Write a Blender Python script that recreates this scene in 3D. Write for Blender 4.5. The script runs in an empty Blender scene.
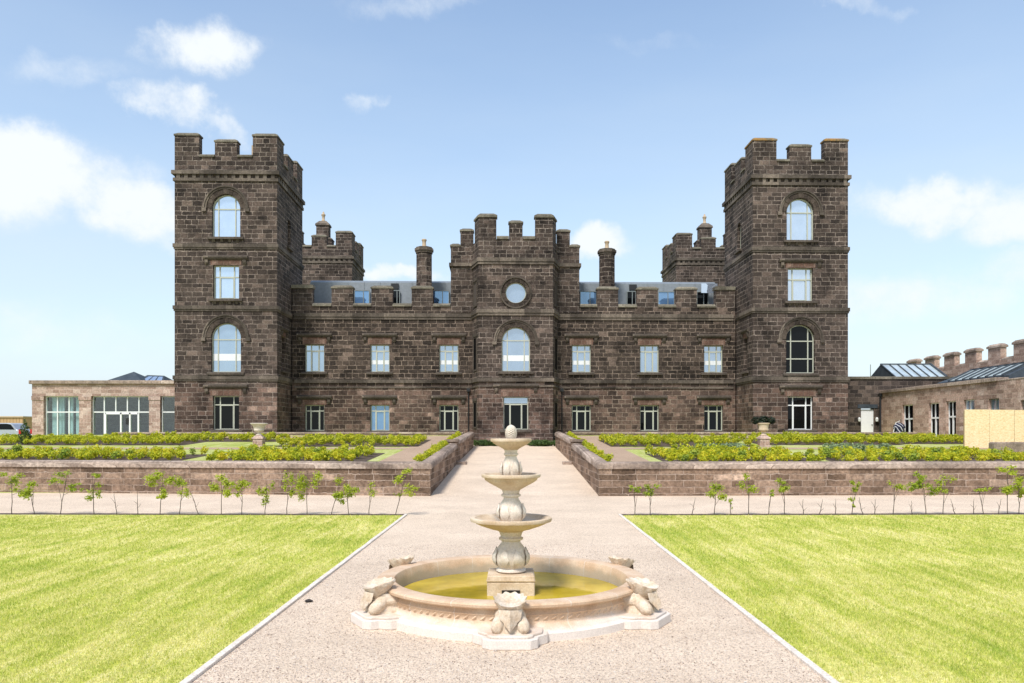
import bpy, bmesh, math, random
import numpy as np
from mathutils import Vector, Matrix

R = math.radians
rnd = random.Random(7)
C = bpy.context.scene.collection
sc = bpy.context.scene

# ------------------------------------------------------------------ camera, sky, sun, exposure
F = 780.0
EYE = 2.25
HX, HY = 514.5, 432.0
cam_d = bpy.data.cameras.new("camera")
cam_d.sensor_width = 36.0
cam_d.lens = F / 1024.0 * 36.0
cam_d.shift_x = -(HX - 512.0) / 1024.0
cam_d.shift_y = (HY - 341.5) / 1024.0
cam_d.clip_start = 0.1
cam_d.clip_end = 6000
cam = bpy.data.objects.new("camera", cam_d)
C.objects.link(cam)
cam.location = (0, 0, EYE)
cam.rotation_euler = (R(90), 0, 0)
sc.camera = cam

SUN_EL, SUN_AZ = 54.0, -24.0        # azimuth of the sun measured from straight behind the camera, negative = left
sun_dir = Vector((math.sin(R(SUN_AZ)) * math.cos(R(SUN_EL)), -math.cos(R(SUN_AZ)) * math.cos(R(SUN_EL)), math.sin(R(SUN_EL))))
sd = bpy.data.lights.new("sun", 'SUN')
sd.energy = 2.2
sd.angle = R(12.0)
sd.color = (1.0, 0.955, 0.89)
so = bpy.data.objects.new("sun", sd)
C.objects.link(so)
so.rotation_euler = (-sun_dir).to_track_quat('-Z', 'Y').to_euler()
so.location = (-30, -60, 90)

world = bpy.data.worlds.new("World")
sc.world = world
world.use_nodes = True
SKY_STRENGTH = 0.108


def build_world():
    nt = world.node_tree
    N, L = nt.nodes, nt.links
    N.clear()
    out = N.new('ShaderNodeOutputWorld')
    bg = N.new('ShaderNodeBackground')
    bg.inputs['Strength'].default_value = SKY_STRENGTH
    sky = N.new('ShaderNodeTexSky')
    sky.sky_type = 'NISHITA'
    sky.sun_disc = False
    sky.sun_elevation = R(SUN_EL)
    sky.sun_rotation = math.atan2(sun_dir.x, sun_dir.y)
    sky.altitude = 200
    sky.air_density = 1.25
    sky.dust_density = 0.6
    sky.ozone_density = 2.6
    tc = N.new('ShaderNodeTexCoord')
    sep = N.new('ShaderNodeSeparateXYZ')
    L.new(tc.outputs['Generated'], sep.inputs[0])

    def math_n(op, a, b=None, clamp=False):
        n = N.new('ShaderNodeMath')
        n.operation = op
        n.use_clamp = clamp
        for i, v in enumerate((a, b)):
            if v is None:
                continue
            if isinstance(v, (int, float)):
                n.inputs[i].default_value = v
            else:
                L.new(v, n.inputs[i])
        return n.outputs[0]
    az = math_n('ARCTAN2', sep.outputs['X'], sep.outputs['Y'])
    el = math_n('ARCSINE', sep.outputs['Z'])
    comb = N.new('ShaderNodeCombineXYZ')
    L.new(az, comb.inputs[0])
    L.new(el, comb.inputs[1])
    # billow distortion of the cloud outlines
    no = N.new('ShaderNodeTexNoise')
    no.inputs['Scale'].default_value = 9.0
    no.inputs['Detail'].default_value = 7.0
    no.inputs['Roughness'].default_value = 0.6
    L.new(comb.outputs[0], no.inputs['Vector'])
    sub = N.new('ShaderNodeVectorMath')
    sub.operation = 'SUBTRACT'
    L.new(no.outputs['Color'], sub.inputs[0])
    sub.inputs[1].default_value = (.5, .5, .5)
    scl = N.new('ShaderNodeVectorMath')
    scl.operation = 'MULTIPLY'
    L.new(sub.outputs[0], scl.inputs[0])
    scl.inputs[1].default_value = (.16, .09, 0)
    add = N.new('ShaderNodeVectorMath')
    add.operation = 'ADD'
    L.new(comb.outputs[0], add.inputs[0])
    L.new(scl.outputs[0], add.inputs[1])

    # azimuth, elevation, half width, half height (degrees), tilt, weight
    clouds = [(-31.5, 16.6, 7.5, 2.9, -6, 1.0), (-26.5, 14.6, 7.0, 2.5, -14, 0.95), (-36, 15.5, 7, 4.2, 0, 1.0),
              (-21.6, 24.9, 4.4, 2.1, 4, 0.85), (-23.2, 21.2, 3.6, 1.7, -16, .8), (-20.4, 19.4, 3.0, 1.3, -30, .62),
              (-10, 22.9, 2.4, .9, 0, .5), (6.2, 13.9, 3.6, 1.5, 6, .95), (-8.6, 11.4, 4.0, .9, 0, .9),
              (27.5, 14.8, 6.0, 1.9, -4, .92), (34, 13.2, 8.5, 2.2, -10, .72), (26, 8.6, 13, 2.6, 3, .56), (-34, 6.5, 13, 2.6, 0, .40),
              (-6, 29.0, 9, 1.3, 8, .44), (24.5, 26.6, 3.4, .9, -25, .45), (34, 10, 9, 2.4, 0, .55), (-29, 22.5, 7, 1.5, 10, .40), (10, 26.5, 9, .9, -6, .26)]
    acc = None
    for (a, e, w, h, t, wt) in clouds:
        mp = N.new('ShaderNodeMapping')
        mp.vector_type = 'TEXTURE'
        mp.inputs['Location'].default_value = (R(a), R(e), 0)
        mp.inputs['Rotation'].default_value = (0, 0, R(t))
        mp.inputs['Scale'].default_value = (R(w), R(h), 1)
        L.new(add.outputs[0], mp.inputs['Vector'])
        ln = N.new('ShaderNodeVectorMath')
        ln.operation = 'LENGTH'
        L.new(mp.outputs[0], ln.inputs[0])
        mr = N.new('ShaderNodeMapRange')
        mr.interpolation_type = 'SMOOTHSTEP'
        L.new(ln.outputs['Value'], mr.inputs['Value'])
        mr.inputs['From Min'].default_value = 1.25
        mr.inputs['From Max'].default_value = 0.25
        mr.inputs['To Min'].default_value = 0
        mr.inputs['To Max'].default_value = wt
        acc = mr.outputs[0] if acc is None else math_n('MAXIMUM', acc, mr.outputs[0])
    # broad cloud cover away from the open sky in front
    n3 = N.new('ShaderNodeTexNoise')
    n3.inputs['Scale'].default_value = 3.0
    n3.inputs['Detail'].default_value = 6.0
    L.new(tc.outputs['Generated'], n3.inputs['Vector'])
    cov = N.new('ShaderNodeMapRange')
    L.new(n3.outputs['Fac'], cov.inputs['Value'])
    cov.inputs['From Min'].default_value = .40
    cov.inputs['From Max'].default_value = .62
    back = N.new('ShaderNodeMapRange')
    back.interpolation_type = 'SMOOTHSTEP'
    L.new(sep.outputs['Y'], back.inputs['Value'])
    back.inputs['From Min'].default_value = .35
    back.inputs['From Max'].default_value = -.1
    bk = math_n('MULTIPLY', cov.outputs[0], back.outputs[0])
    bk = math_n('MULTIPLY', bk, .75)
    # detail inside
    n2 = N.new('ShaderNodeTexNoise')
    n2.inputs['Scale'].default_value = 15.0
    n2.inputs['Detail'].default_value = 9.0
    n2.inputs['Roughness'].default_value = .66
    L.new(comb.outputs[0], n2.inputs['Vector'])
    det = math_n('MULTIPLY', math_n('SUBTRACT', n2.outputs['Fac'], .5), 2.3)
    det = math_n('MULTIPLY', det, acc)
    cl0 = math_n('ADD', acc, det, True)
    cs_ = N.new('ShaderNodeMapRange')
    cs_.interpolation_type = 'SMOOTHSTEP'
    L.new(cl0, cs_.inputs['Value'])
    cs_.inputs['From Min'].default_value = .16
    cs_.inputs['From Max'].default_value = 1.0
    cl = cs_.outputs[0]
    # thin haze veil over everything, stronger towards the horizon
    veil = N.new('ShaderNodeMapRange')
    L.new(sep.outputs['Z'], veil.inputs['Value'])
    veil.inputs['From Min'].default_value = .60
    veil.inputs['From Max'].default_value = .0
    veil.inputs['To Min'].default_value = .0
    veil.inputs['To Max'].default_value = .86
    n4 = N.new('ShaderNodeTexNoise')
    n4.inputs['Scale'].default_value = 2.6
    n4.inputs['Detail'].default_value = 5.0
    mp4 = N.new('ShaderNodeMapping')
    mp4.inputs['Scale'].default_value = (1, 1, 4)
    L.new(tc.outputs['Generated'], mp4.inputs['Vector'])
    L.new(mp4.outputs[0], n4.inputs['Vector'])
    v2 = math_n('MULTIPLY', veil.outputs[0], math_n('ADD', n4.outputs['Fac'], .5))
    cl = math_n('MAXIMUM', cl, bk, True)
    vmix = N.new('ShaderNodeMix')
    vmix.data_type = 'RGBA'
    vmix.clamp_factor = True
    L.new(v2, vmix.inputs['Factor'])
    L.new(sky.outputs[0], vmix.inputs['A'])
    vmix.inputs['B'].default_value = (3.6, 4.15, 4.6, 1)
    mix = N.new('ShaderNodeMix')
    mix.data_type = 'RGBA'
    L.new(cl, mix.inputs['Factor'])
    L.new(vmix.outputs['Result'], mix.inputs['A'])
    mix.inputs['B'].default_value = (4.55, 4.8, 5.0, 1)
    L.new(mix.outputs['Result'], bg.inputs['Color'])
    L.new(bg.outputs[0], out.inputs[0])


build_world()
vs = sc.view_settings
vs.view_transform = 'Standard'
vs.look = 'None'
vs.gamma = 1
vs.exposure = 0.95
vs.use_curve_mapping = False
sc.cycles.max_bounces = 6
sc.cycles.transparent_max_bounces = 8
sc.cycles.sample_clamp_indirect = 6


def P(px, py, d):
    """world point that stands at distance d behind picture point px, py (used only to read sizes off the photo)"""
    return Vector(((px - HX) * d / F, d, EYE - (py - HY) * d / F))


# ------------------------------------------------------------------ mesh builder
class MB:
    def __init__(s):
        s.v, s.f, s.m = [], [], []

    def add(s, verts, faces, m=0):
        b = len(s.v)
        s.v += [tuple(p) for p in verts]
        s.f += [tuple(i + b for i in q) for q in faces]
        s.m += [m] * len(faces)
        return s

    def box(s, x0, x1, y0, y1, z0, z1, m=0, M=None):
        vs_ = [(x0, y0, z0), (x1, y0, z0), (x1, y1, z0), (x0, y1, z0), (x0, y0, z1), (x1, y0, z1), (x1, y1, z1), (x0, y1, z1)]
        if M is not None:
            vs_ = [M @ Vector(p) for p in vs_]
        return s.add(vs_, [(0, 3, 2, 1), (4, 5, 6, 7), (0, 1, 5, 4), (1, 2, 6, 5), (2, 3, 7, 6), (3, 0, 4, 7)], m)

    def frustum(s, x0, x1, y0, y1, z0, z1, ix, iy, m=0):
        vs_ = [(x0, y0, z0), (x1, y0, z0), (x1, y1, z0), (x0, y1, z0),
               (x0 + ix, y0 + iy, z1), (x1 - ix, y0 + iy, z1), (x1 - ix, y1 - iy, z1), (x0 + ix, y1 - iy, z1)]
        return s.add(vs_, [(0, 3, 2, 1), (4, 5, 6, 7), (0, 1, 5, 4), (1, 2, 6, 5), (2, 3, 7, 6), (3, 0, 4, 7)], m)

    def coping(s, x0, x1, y0, y1, z, o=.05, h=.10, t=.14, m=1, ins=.22):
        """weathered coping stone: overhanging slab with a sloping top"""
        s.box(x0 - o, x1 + o, y0 - o, y1 + o, z, z + h, m)
        ix = min(ins, (x1 - x0) * .3)
        iy = min(ins, (y1 - y0) * .35)
        return s.frustum(x0 - o, x1 + o, y0 - o, y1 + o, z + h, z + h + t, ix, iy, m)

    def prism(s, poly, z0, z1, m=0):
        n = len(poly)
        vs_ = [(x, y, z0) for x, y in poly] + [(x, y, z1) for x, y in poly]
        fs = [tuple(range(n - 1, -1, -1)), tuple(range(n, 2 * n))]
        fs += [(i, (i + 1) % n, n + (i + 1) % n, n + i) for i in range(n)]
        return s.add(vs_, fs, m)

    def extr(s, poly, a0, a1, axis='x', m=0):
        """extrude a polygon: axis x -> poly in (y,z); axis y -> poly in (x,z)"""
        n = len(poly)

        def pt(p, a):
            return (a, p[0], p[1]) if axis == 'x' else (p[0], a, p[1])
        vs_ = [pt(p, a0) for p in poly] + [pt(p, a1) for p in poly]
        fs = [tuple(range(n - 1, -1, -1)), tuple(range(n, 2 * n))]
        fs += [(i, (i + 1) % n, n + (i + 1) % n, n + i) for i in range(n)]
        return s.add(vs_, fs, m)

    def lathe(s, prof, n=32, c=(0, 0, 0), fn=None, m=0, caps=True):
        vs_, fs = [], []
        for k, (r, z) in enumerate(prof):
            for i in range(n):
                a = 2 * math.pi * i / n
                rr = r * (fn(a, k, z) if fn else 1)
                vs_.append((c[0] + rr * math.cos(a), c[1] + rr * math.sin(a), c[2] + z))
        for k in range(len(prof) - 1):
            for i in range(n):
                j = (i + 1) % n
                fs.append((k * n + i, k * n + j, (k + 1) * n + j, (k + 1) * n + i))
        if caps:
            fs.append(tuple(range(n - 1, -1, -1)))
            b = (len(prof) - 1) * n
            fs.append(tuple(range(b, b + n)))
        return s.add(vs_, fs, m)

    def tube(s, pts, rad, n=6, m=0):
        vs_, fs = [], []
        pts = [Vector(p) for p in pts]
        for k, p in enumerate(pts):
            d = (pts[min(k + 1, len(pts) - 1)] - pts[max(k - 1, 0)]).normalized()
            u = d.orthogonal().normalized()
            w = d.cross(u)
            r = rad[k] if isinstance(rad, (list, tuple)) else rad
            for i in range(n):
                a = 2 * math.pi * i / n
                vs_.append(p + u * (r * math.cos(a)) + w * (r * math.sin(a)))
        for k in range(len(pts) - 1):
            for i in range(n):
                j = (i + 1) % n
                fs.append((k * n + i, k * n + j, (k + 1) * n + j, (k + 1) * n + i))
        fs.append(tuple(range(n - 1, -1, -1)))
        b = (len(pts) - 1) * n
        fs.append(tuple(range(b, b + n)))
        return s.add(vs_, fs, m)

    def slab(s, outline, holes, depth, M=None, m=0):
        """flat plate in the local x,z plane with holes, from y=0 back to y=depth"""
        cu = bpy.data.curves.new('tmp', 'CURVE')
        cu.dimensions = '2D'
        cu.fill_mode = 'BOTH'
        cu.extrude = depth / 2
        for loop in [outline] + list(holes):
            sp = cu.splines.new('POLY')
            sp.points.add(len(loop) - 1)
            for p, (x, z) in zip(sp.points, loop):
                p.co = (x, z, 0, 1)
            sp.use_cyclic_u = True
        ob = bpy.data.objects.new('tmp', cu)
        C.objects.link(ob)
        dg = bpy.context.evaluated_depsgraph_get()
        me = bpy.data.meshes.new_from_object(ob.evaluated_get(dg))
        vs_ = [Vector((v.co.x, depth / 2 - v.co.z, v.co.y)) for v in me.vertices]
        if M is not None:
            vs_ = [M @ v for v in vs_]
        s.add(vs_, [tuple(p.vertices) for p in me.polygons], m)
        bpy.data.objects.remove(ob)
        bpy.data.meshes.remove(me)
        bpy.data.curves.remove(cu)
        return s

    def build(s, name, mats, parent=None, loc=None, rot=None, smooth=False, recalc=True, bevel=0):
        me = bpy.data.meshes.new(name)
        me.from_pydata([tuple(p) for p in s.v], [], s.f)
        if not isinstance(mats, (list, tuple)):
            mats = [mats]
        for m in mats:
            me.materials.append(m)
        me.polygons.foreach_set('material_index', [min(i, len(mats) - 1) for i in s.m])
        if recalc or bevel:
            bm = bmesh.new()
            bm.from_mesh(me)
            bmesh.ops.remove_doubles(bm, verts=bm.verts, dist=1e-5) if bevel else None
            bmesh.ops.recalc_face_normals(bm, faces=bm.faces)
            if bevel:
                es = [e for e in bm.edges if len(e.link_faces) == 2 and e.calc_face_angle(0) > .5]
                bmesh.ops.bevel(bm, geom=es, offset=bevel, segments=1, affect='EDGES', profile=.5)
            bm.to_mesh(me)
            bm.free()
        if smooth:
            me.polygons.foreach_set('use_smooth', [True] * len(me.polygons))
            try:
                me.set_sharp_from_angle(angle=R(40))
            except Exception:
                pass
        o = bpy.data.objects.new(name, me)
        C.objects.link(o)
        if parent is not None:
            o.parent = parent
        if loc is not None:
            o.location = loc
        if rot is not None:
            o.rotation_euler = rot
        return o


def thing(name, label, cat, loc=(0, 0, 0), rz=0, group=None):
    o = bpy.data.objects.new(name, None)
    o.empty_display_size = .2
    C.objects.link(o)
    o.location = loc
    o.rotation_euler = (0, 0, rz)
    return tag(o, label, cat, group)


def tag(o, label=None, cat=None, group=None, kind=None):
    if label:
        o['label'] = label
    if cat:
        o['category'] = cat
    if group:
        o['group'] = group
    if kind:
        o['kind'] = kind
    return o


def dup(o, parent=None, loc=None, rot=None):
    c = o.copy()
    C.objects.link(c)
    c.parent = parent
    if loc is not None:
        c.location = loc
    if rot is not None:
        c.rotation_euler = rot
    for ch in [x for x in o.children]:
        dup(ch, c)
    return c


# ------------------------------------------------------------------ materials
def new_mat(name):
    m = bpy.data.materials.new(name)
    m.use_nodes = True
    nt = m.node_tree
    b = nt.nodes['Principled BSDF']
    return m, nt.nodes, nt.links, b


def setc(sock, c):
    sock.default_value = (c[0], c[1], c[2], 1)


def srgb(r, g, b):
    def f(c):
        c /= 255.0
        return c / 12.92 if c <= .04045 else ((c + .055) / 1.055) ** 2.4
    return (f(r), f(g), f(b))


def noise(N, L, vec, scale, detail=4, rough=.55, w=None):
    n = N.new('ShaderNodeTexNoise')
    n.inputs['Scale'].default_value = scale
    n.inputs['Detail'].default_value = detail
    n.inputs['Roughness'].default_value = rough
    if vec is not None:
        L.new(vec, n.inputs['Vector'])
    return n


def ramp(N, L, fac, stops, interp='LINEAR'):
    r = N.new('ShaderNodeValToRGB')
    r.color_ramp.interpolation = interp
    el = r.color_ramp.elements
    while len(el) < len(stops):
        el.new(.5)
    for e, (p, c) in zip(el, stops):
        e.position = p
        e.color = (c[0], c[1], c[2], 1) if not isinstance(c, (int, float)) else (c, c, c, 1)
    L.new(fac, r.inputs[0])
    return r


def mixc(N, L, fac, a, b, blend='MIX'):
    m = N.new('ShaderNodeMix')
    m.data_type = 'RGBA'
    m.blend_type = blend
    for key, v in (('Factor', fac), ('A', a), ('B', b)):
        if isinstance(v, (int, float)):
            m.inputs[key].default_value = v
        elif isinstance(v, tuple):
            m.inputs[key].default_value = (v[0], v[1], v[2], 1)
        else:
            L.new(v, m.inputs[key])
    return m.outputs['Result']


def mth(N, L, op, a, b=None, clamp=False):
    n = N.new('ShaderNodeMath')
    n.operation = op
    n.use_clamp = clamp
    for i, v in enumerate((a, b)):
        if v is None:
            continue
        if isinstance(v, (int, float)):
            n.inputs[i].default_value = v
        else:
            L.new(v, n.inputs[i])
    return n.outputs[0]


def mrange(N, L, v, a, b, c=0.0, d=1.0):
    n = N.new('ShaderNodeMapRange')
    L.new(v, n.inputs['Value'])
    for k, x in zip(('From Min', 'From Max', 'To Min', 'To Max'), (a, b, c, d)):
        n.inputs[k].default_value = x
    return n.outputs[0]


def stone_mat(name, stops, mortar, row=.33, width=.62, msize=.018, lower=None, stain=.5, bump=.6, lichen=None, blot=.8, squash=.75, mort=.25, rough_joint=.04, chips=0):
    """coursed masonry: every block its own tone, weather stains over it, pointing between"""
    m, N, L, b = new_mat(name)
    tc = N.new('ShaderNodeTexCoord')
    cr = N.new('ShaderNodeVectorMath')
    cr.operation = 'CROSS_PRODUCT'
    cr.inputs[0].default_value = (0, 0, 1)
    L.new(tc.outputs['Normal'], cr.inputs[1])
    dt = N.new('ShaderNodeVectorMath')
    dt.operation = 'DOT_PRODUCT'
    L.new(cr.outputs[0], dt.inputs[0])
    L.new(tc.outputs['Object'], dt.inputs[1])
    sp = N.new('ShaderNodeSeparateXYZ')
    L.new(tc.outputs['Object'], sp.inputs[0])
    cb = N.new('ShaderNodeCombineXYZ')
    L.new(dt.outputs['Value'], cb.inputs[0])
    rz_ = N.new('ShaderNodeCombineXYZ')
    L.new(sp.outputs['Z'], rz_.inputs[2])
    rn_ = noise(N, L, rz_.outputs[0], .9 / row * .33, 2)
    L.new(mth(N, L, 'ADD', sp.outputs['Z'], mth(N, L, 'MULTIPLY', rn_.outputs['Fac'], row * 1.5)), cb.inputs[1])
    wob = noise(N, L, tc.outputs['Object'], 3.2, 3)
    wv = N.new('ShaderNodeVectorMath')
    wv.operation = 'SUBTRACT'
    L.new(wob.outputs['Color'], wv.inputs[0])
    wv.inputs[1].default_value = (.5, .5, .5)
    ws = N.new('ShaderNodeVectorMath')
    ws.operation = 'SCALE'
    L.new(wv.outputs[0], ws.inputs[0])
    ws.inputs['Scale'].default_value = .085
    ad = N.new('ShaderNodeVectorMath')
    ad.operation = 'ADD'
    L.new(cb.outputs[0], ad.inputs[0])
    L.new(ws.outputs[0], ad.inputs[1])
    wf = noise(N, L, tc.outputs['Object'], 13, 3)
    wf1 = N.new('ShaderNodeVectorMath')
    wf1.operation = 'SUBTRACT'
    L.new(wf.outputs['Color'], wf1.inputs[0])
    wf1.inputs[1].default_value = (.5, .5, .5)
    wf2 = N.new('ShaderNodeVectorMath')
    wf2.operation = 'SCALE'
    L.new(wf1.outputs[0], wf2.inputs[0])
    wf2.inputs['Scale'].default_value = rough_joint
    ad2 = N.new('ShaderNodeVectorMath')
    ad2.operation = 'ADD'
    L.new(ad.outputs[0], ad2.inputs[0])
    L.new(wf2.outputs[0], ad2.inputs[1])
    ad = ad2
    br = N.new('ShaderNodeTexBrick')
    br.offset = .46
    br.squash = squash
    br.squash_frequency = 3
    L.new(ad.outputs[0], br.inputs['Vector'])
    setc(br.inputs['Color1'], (0, 0, 0))
    setc(br.inputs['Color2'], (1, 1, 1))
    setc(br.inputs['Mortar'], (.5, .5, .5))
    br.inputs['Scale'].default_value = 1
    br.inputs['Mortar Size'].default_value = msize
    br.inputs['Mortar Smooth'].default_value = .25
    br.inputs['Bias'].default_value = 0
    br.inputs['Brick Width'].default_value = width
    br.inputs['Row Height'].default_value = row
    col = ramp(N, L, br.outputs['Color'], stops).outputs[0]
    # bands of weather
    big = noise(N, L, tc.outputs['Object'], .32, 5, .6)
    if lower:
        zz, lstops = lower
        lcol = ramp(N, L, br.outputs['Color'], lstops).outputs[0]
        zt = mth(N, L, 'ADD', sp.outputs['Z'], mth(N, L, 'MULTIPLY', mth(N, L, 'SUBTRACT', big.outputs['Fac'], .5), 2.2))
        lf = mrange(N, L, zt, zz + .25, zz - .35)
        col = mixc(N, L, lf, col, lcol)
    grain = noise(N, L, tc.outputs['Object'], 9, 5, .65)
    gr = ramp(N, L, grain.outputs['Fac'], [(.28, .45), (.5, 1.0), (.72, 1.55)]).outputs[0]
    col = mixc(N, L, blot, col, gr, 'MULTIPLY')
    bigr = ramp(N, L, big.outputs['Fac'], [(.32, 1 - stain), (.52, 1.0), (.7, 1.0 + stain * .35)]).outputs[0]
    col = mixc(N, L, 1.0, col, bigr, 'MULTIPLY')
    # vertical run-off streaks
    mp = N.new('ShaderNodeMapping')
    mp.inputs['Scale'].default_value = (1, 1, .12)
    L.new(tc.outputs['Object'], mp.inputs['Vector'])
    st = noise(N, L, mp.outputs[0], 2.4, 4, .6)
    stf = ramp(N, L, st.outputs['Fac'], [(.35, .72), (.55, 1.0)]).outputs[0]
    col = mixc(N, L, stain, col, stf, 'MULTIPLY')
    # pointing, missing or dark in places
    pn = noise(N, L, tc.outputs['Object'], 1.4, 4, .7)
    pf = mrange(N, L, pn.outputs['Fac'], .36, .6, mort, 1)
    mf = mth(N, L, 'MULTIPLY', br.outputs['Fac'], pf)
    col = mixc(N, L, mf, col, mortar)
    if chips:
        cm_ = N.new('ShaderNodeMapping')
        cm_.inputs['Scale'].default_value = (1, 1, 2.6)
        L.new(tc.outputs['Object'], cm_.inputs['Vector'])
        cn = noise(N, L, cm_.outputs[0], 3.4, 6, .72)
        col = mixc(N, L, mrange(N, L, cn.outputs['Fac'], .60, .70, 0, chips), col, mortar)
        sn = noise(N, L, tc.outputs['Object'], .75, 6, .7)
        col = mixc(N, L, 1.0, col, ramp(N, L, sn.outputs['Fac'], [(.36, .52), (.5, 1.0), (.66, 1.22)]).outputs[0], 'MULTIPLY')
    if lichen:
        ln = noise(N, L, tc.outputs['Object'], 2.2, 5, .7)
        lfc = mrange(N, L, ln.outputs['Fac'], .45, .6, 0, .8)
        col = mixc(N, L, lfc, col, lichen)
    L.new(col, b.inputs['Base Color'])
    b.inputs['Roughness'].default_value = .92
    b.inputs['Specular IOR Level'].default_value = .2
    hb = mth(N, L, 'ADD', mth(N, L, 'MULTIPLY', br.outputs['Fac'], -1.0), mth(N, L, 'MULTIPLY', grain.outputs['Fac'], 1.2))
    hb = mth(N, L, 'ADD', hb, mth(N, L, 'MULTIPLY', br.outputs['Color'], .35))
    bp = N.new('ShaderNodeBump')
    bp.inputs['Strength'].default_value = bump
    bp.inputs['Distance'].default_value = .05
    L.new(hb, bp.inputs['Height'])
    L.new(bp.outputs[0], b.inputs['Normal'])
    return m


def speck_mat(name, stops, scale=4, rough=.9, bump=.3, dist=.02, fine=40, fine_amt=.5, big=None, spec=.3):
    """plain surface with blotches, fine grain and bump"""
    m, N, L, b = new_mat(name)
    tc = N.new('ShaderNodeTexCoord')
    n1 = noise(N, L, tc.outputs['Object'], scale, 6, .62)
    col = ramp(N, L, n1.outputs['Fac'], stops).outputs[0]
    n2 = noise(N, L, tc.outputs['Object'], fine, 3, .6)
    g = ramp(N, L, n2.outputs['Fac'], [(.3, 1 - fine_amt * .6), (.7, 1 + fine_amt * .4)]).outputs[0]
    col = mixc(N, L, 1.0, col, g, 'MULTIPLY')
    L.new(col, b.inputs['Base Color'])
    b.inputs['Roughness'].default_value = rough
    b.inputs['Specular IOR Level'].default_value = spec
    bp = N.new('ShaderNodeBump')
    bp.inputs['Strength'].default_value = bump
    bp.inputs['Distance'].default_value = dist
    L.new(mth(N, L, 'ADD', n1.outputs['Fac'], n2.outputs['Fac']), bp.inputs['Height'])
    L.new(bp.outputs[0], b.inputs['Normal'])
    return m


def plain(name, c, rough=.5, metal=0, var=.08, spec=.5):
    m, N, L, b = new_mat(name)
    tc = N.new('ShaderNodeTexCoord')
    n = noise(N, L, tc.outputs['Object'], 5, 4)
    g = ramp(N, L, n.outputs['Fac'], [(.3, 1 - var), (.7, 1 + var)]).outputs[0]
    L.new(mixc(N, L, 1.0, tuple(c), g, 'MULTIPLY'), b.inputs['Base Color'])
    b.inputs['Roughness'].default_value = rough
    b.inputs['Metallic'].default_value = metal
    b.inputs['Specular IOR Level'].default_value = spec
    return m


def pane_mat(name, inner, refl, wav=.0025, tint=(.95, .98, 1.0)):
    """coated window glass: mirror reflection over a base colour for the room behind and painted reflections"""
    m, N, L, b = new_mat(name)
    tc = N.new('ShaderNodeTexCoord')
    n = noise(N, L, tc.outputs['Object'], 1.1, 3)
    c = ramp(N, L, n.outputs['Fac'], [(.3, tuple(x * .75 for x in inner)), (.7, tuple(x * 1.2 for x in inner))]).outputs[0]
    df = N.new('ShaderNodeBsdfDiffuse')
    L.new(c, df.inputs['Color'])
    gl = N.new('ShaderNodeBsdfGlossy')
    setc(gl.inputs['Color'], tint)
    gl.inputs['Roughness'].default_value = .015
    bp = N.new('ShaderNodeBump')
    bp.inputs['Strength'].default_value = .25
    bp.inputs['Distance'].default_value = wav * 8
    L.new(n.outputs['Fac'], bp.inputs['Height'])
    L.new(bp.outputs[0], gl.inputs['Normal'])
    mx = N.new('ShaderNodeMixShader')
    mx.inputs[0].default_value = refl
    L.new(df.outputs[0], mx.inputs[1])
    L.new(gl.outputs[0], mx.inputs[2])
    L.new(mx.outputs[0], N['Material Output'].inputs['Surface'])
    return m


def clear_glass(name, refl=.22, tint=(.8, .88, .88)):
    m, N, L, b = new_mat(name)
    tr = N.new('ShaderNodeBsdfTransparent')
    setc(tr.inputs['Color'], tint)
    gl = N.new('ShaderNodeBsdfGlossy')
    gl.inputs['Roughness'].default_value = .01
    mx = N.new('ShaderNodeMixShader')
    mx.inputs[0].default_value = refl
    L.new(tr.outputs[0], mx.inputs[1])
    L.new(gl.outputs[0], mx.inputs[2])
    L.new(mx.outputs[0], N['Material Output'].inputs['Surface'])
    return m


def leaf_mat(name, stops, transl=.35, patch=1.2):
    m, N, L, b = new_mat(name)
    ge = N.new('ShaderNodeNewGeometry')
    oi = N.new('ShaderNodeObjectInfo')
    tc = N.new('ShaderNodeTexCoord')
    n = noise(N, L, ge.outputs['Position'], patch, 3)
    v = mth(N, L, 'ADD', mth(N, L, 'MULTIPLY', ge.outputs['Random Per Island'], .42), mth(N, L, 'MULTIPLY', n.outputs['Fac'], .40))
    v = mth(N, L, 'ADD', v, mth(N, L, 'MULTIPLY', oi.outputs['Random'], .22))
    col = ramp(N, L, v, stops).outputs[0]
    L.new(col, b.inputs['Base Color'])
    b.inputs['Roughness'].default_value = .55
    b.inputs['Specular IOR Level'].default_value = .3
    tl = N.new('ShaderNodeBsdfTranslucent')
    L.new(col, tl.inputs['Color'])
    mx = N.new('ShaderNodeMixShader')
    mx.inputs[0].default_value = transl
    L.new(b.outputs[0], mx.inputs[1])
    L.new(tl.outputs[0], mx.inputs[2])
    L.new(mx.outputs[0], N['Material Output'].inputs['Surface'])
    return m


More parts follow.
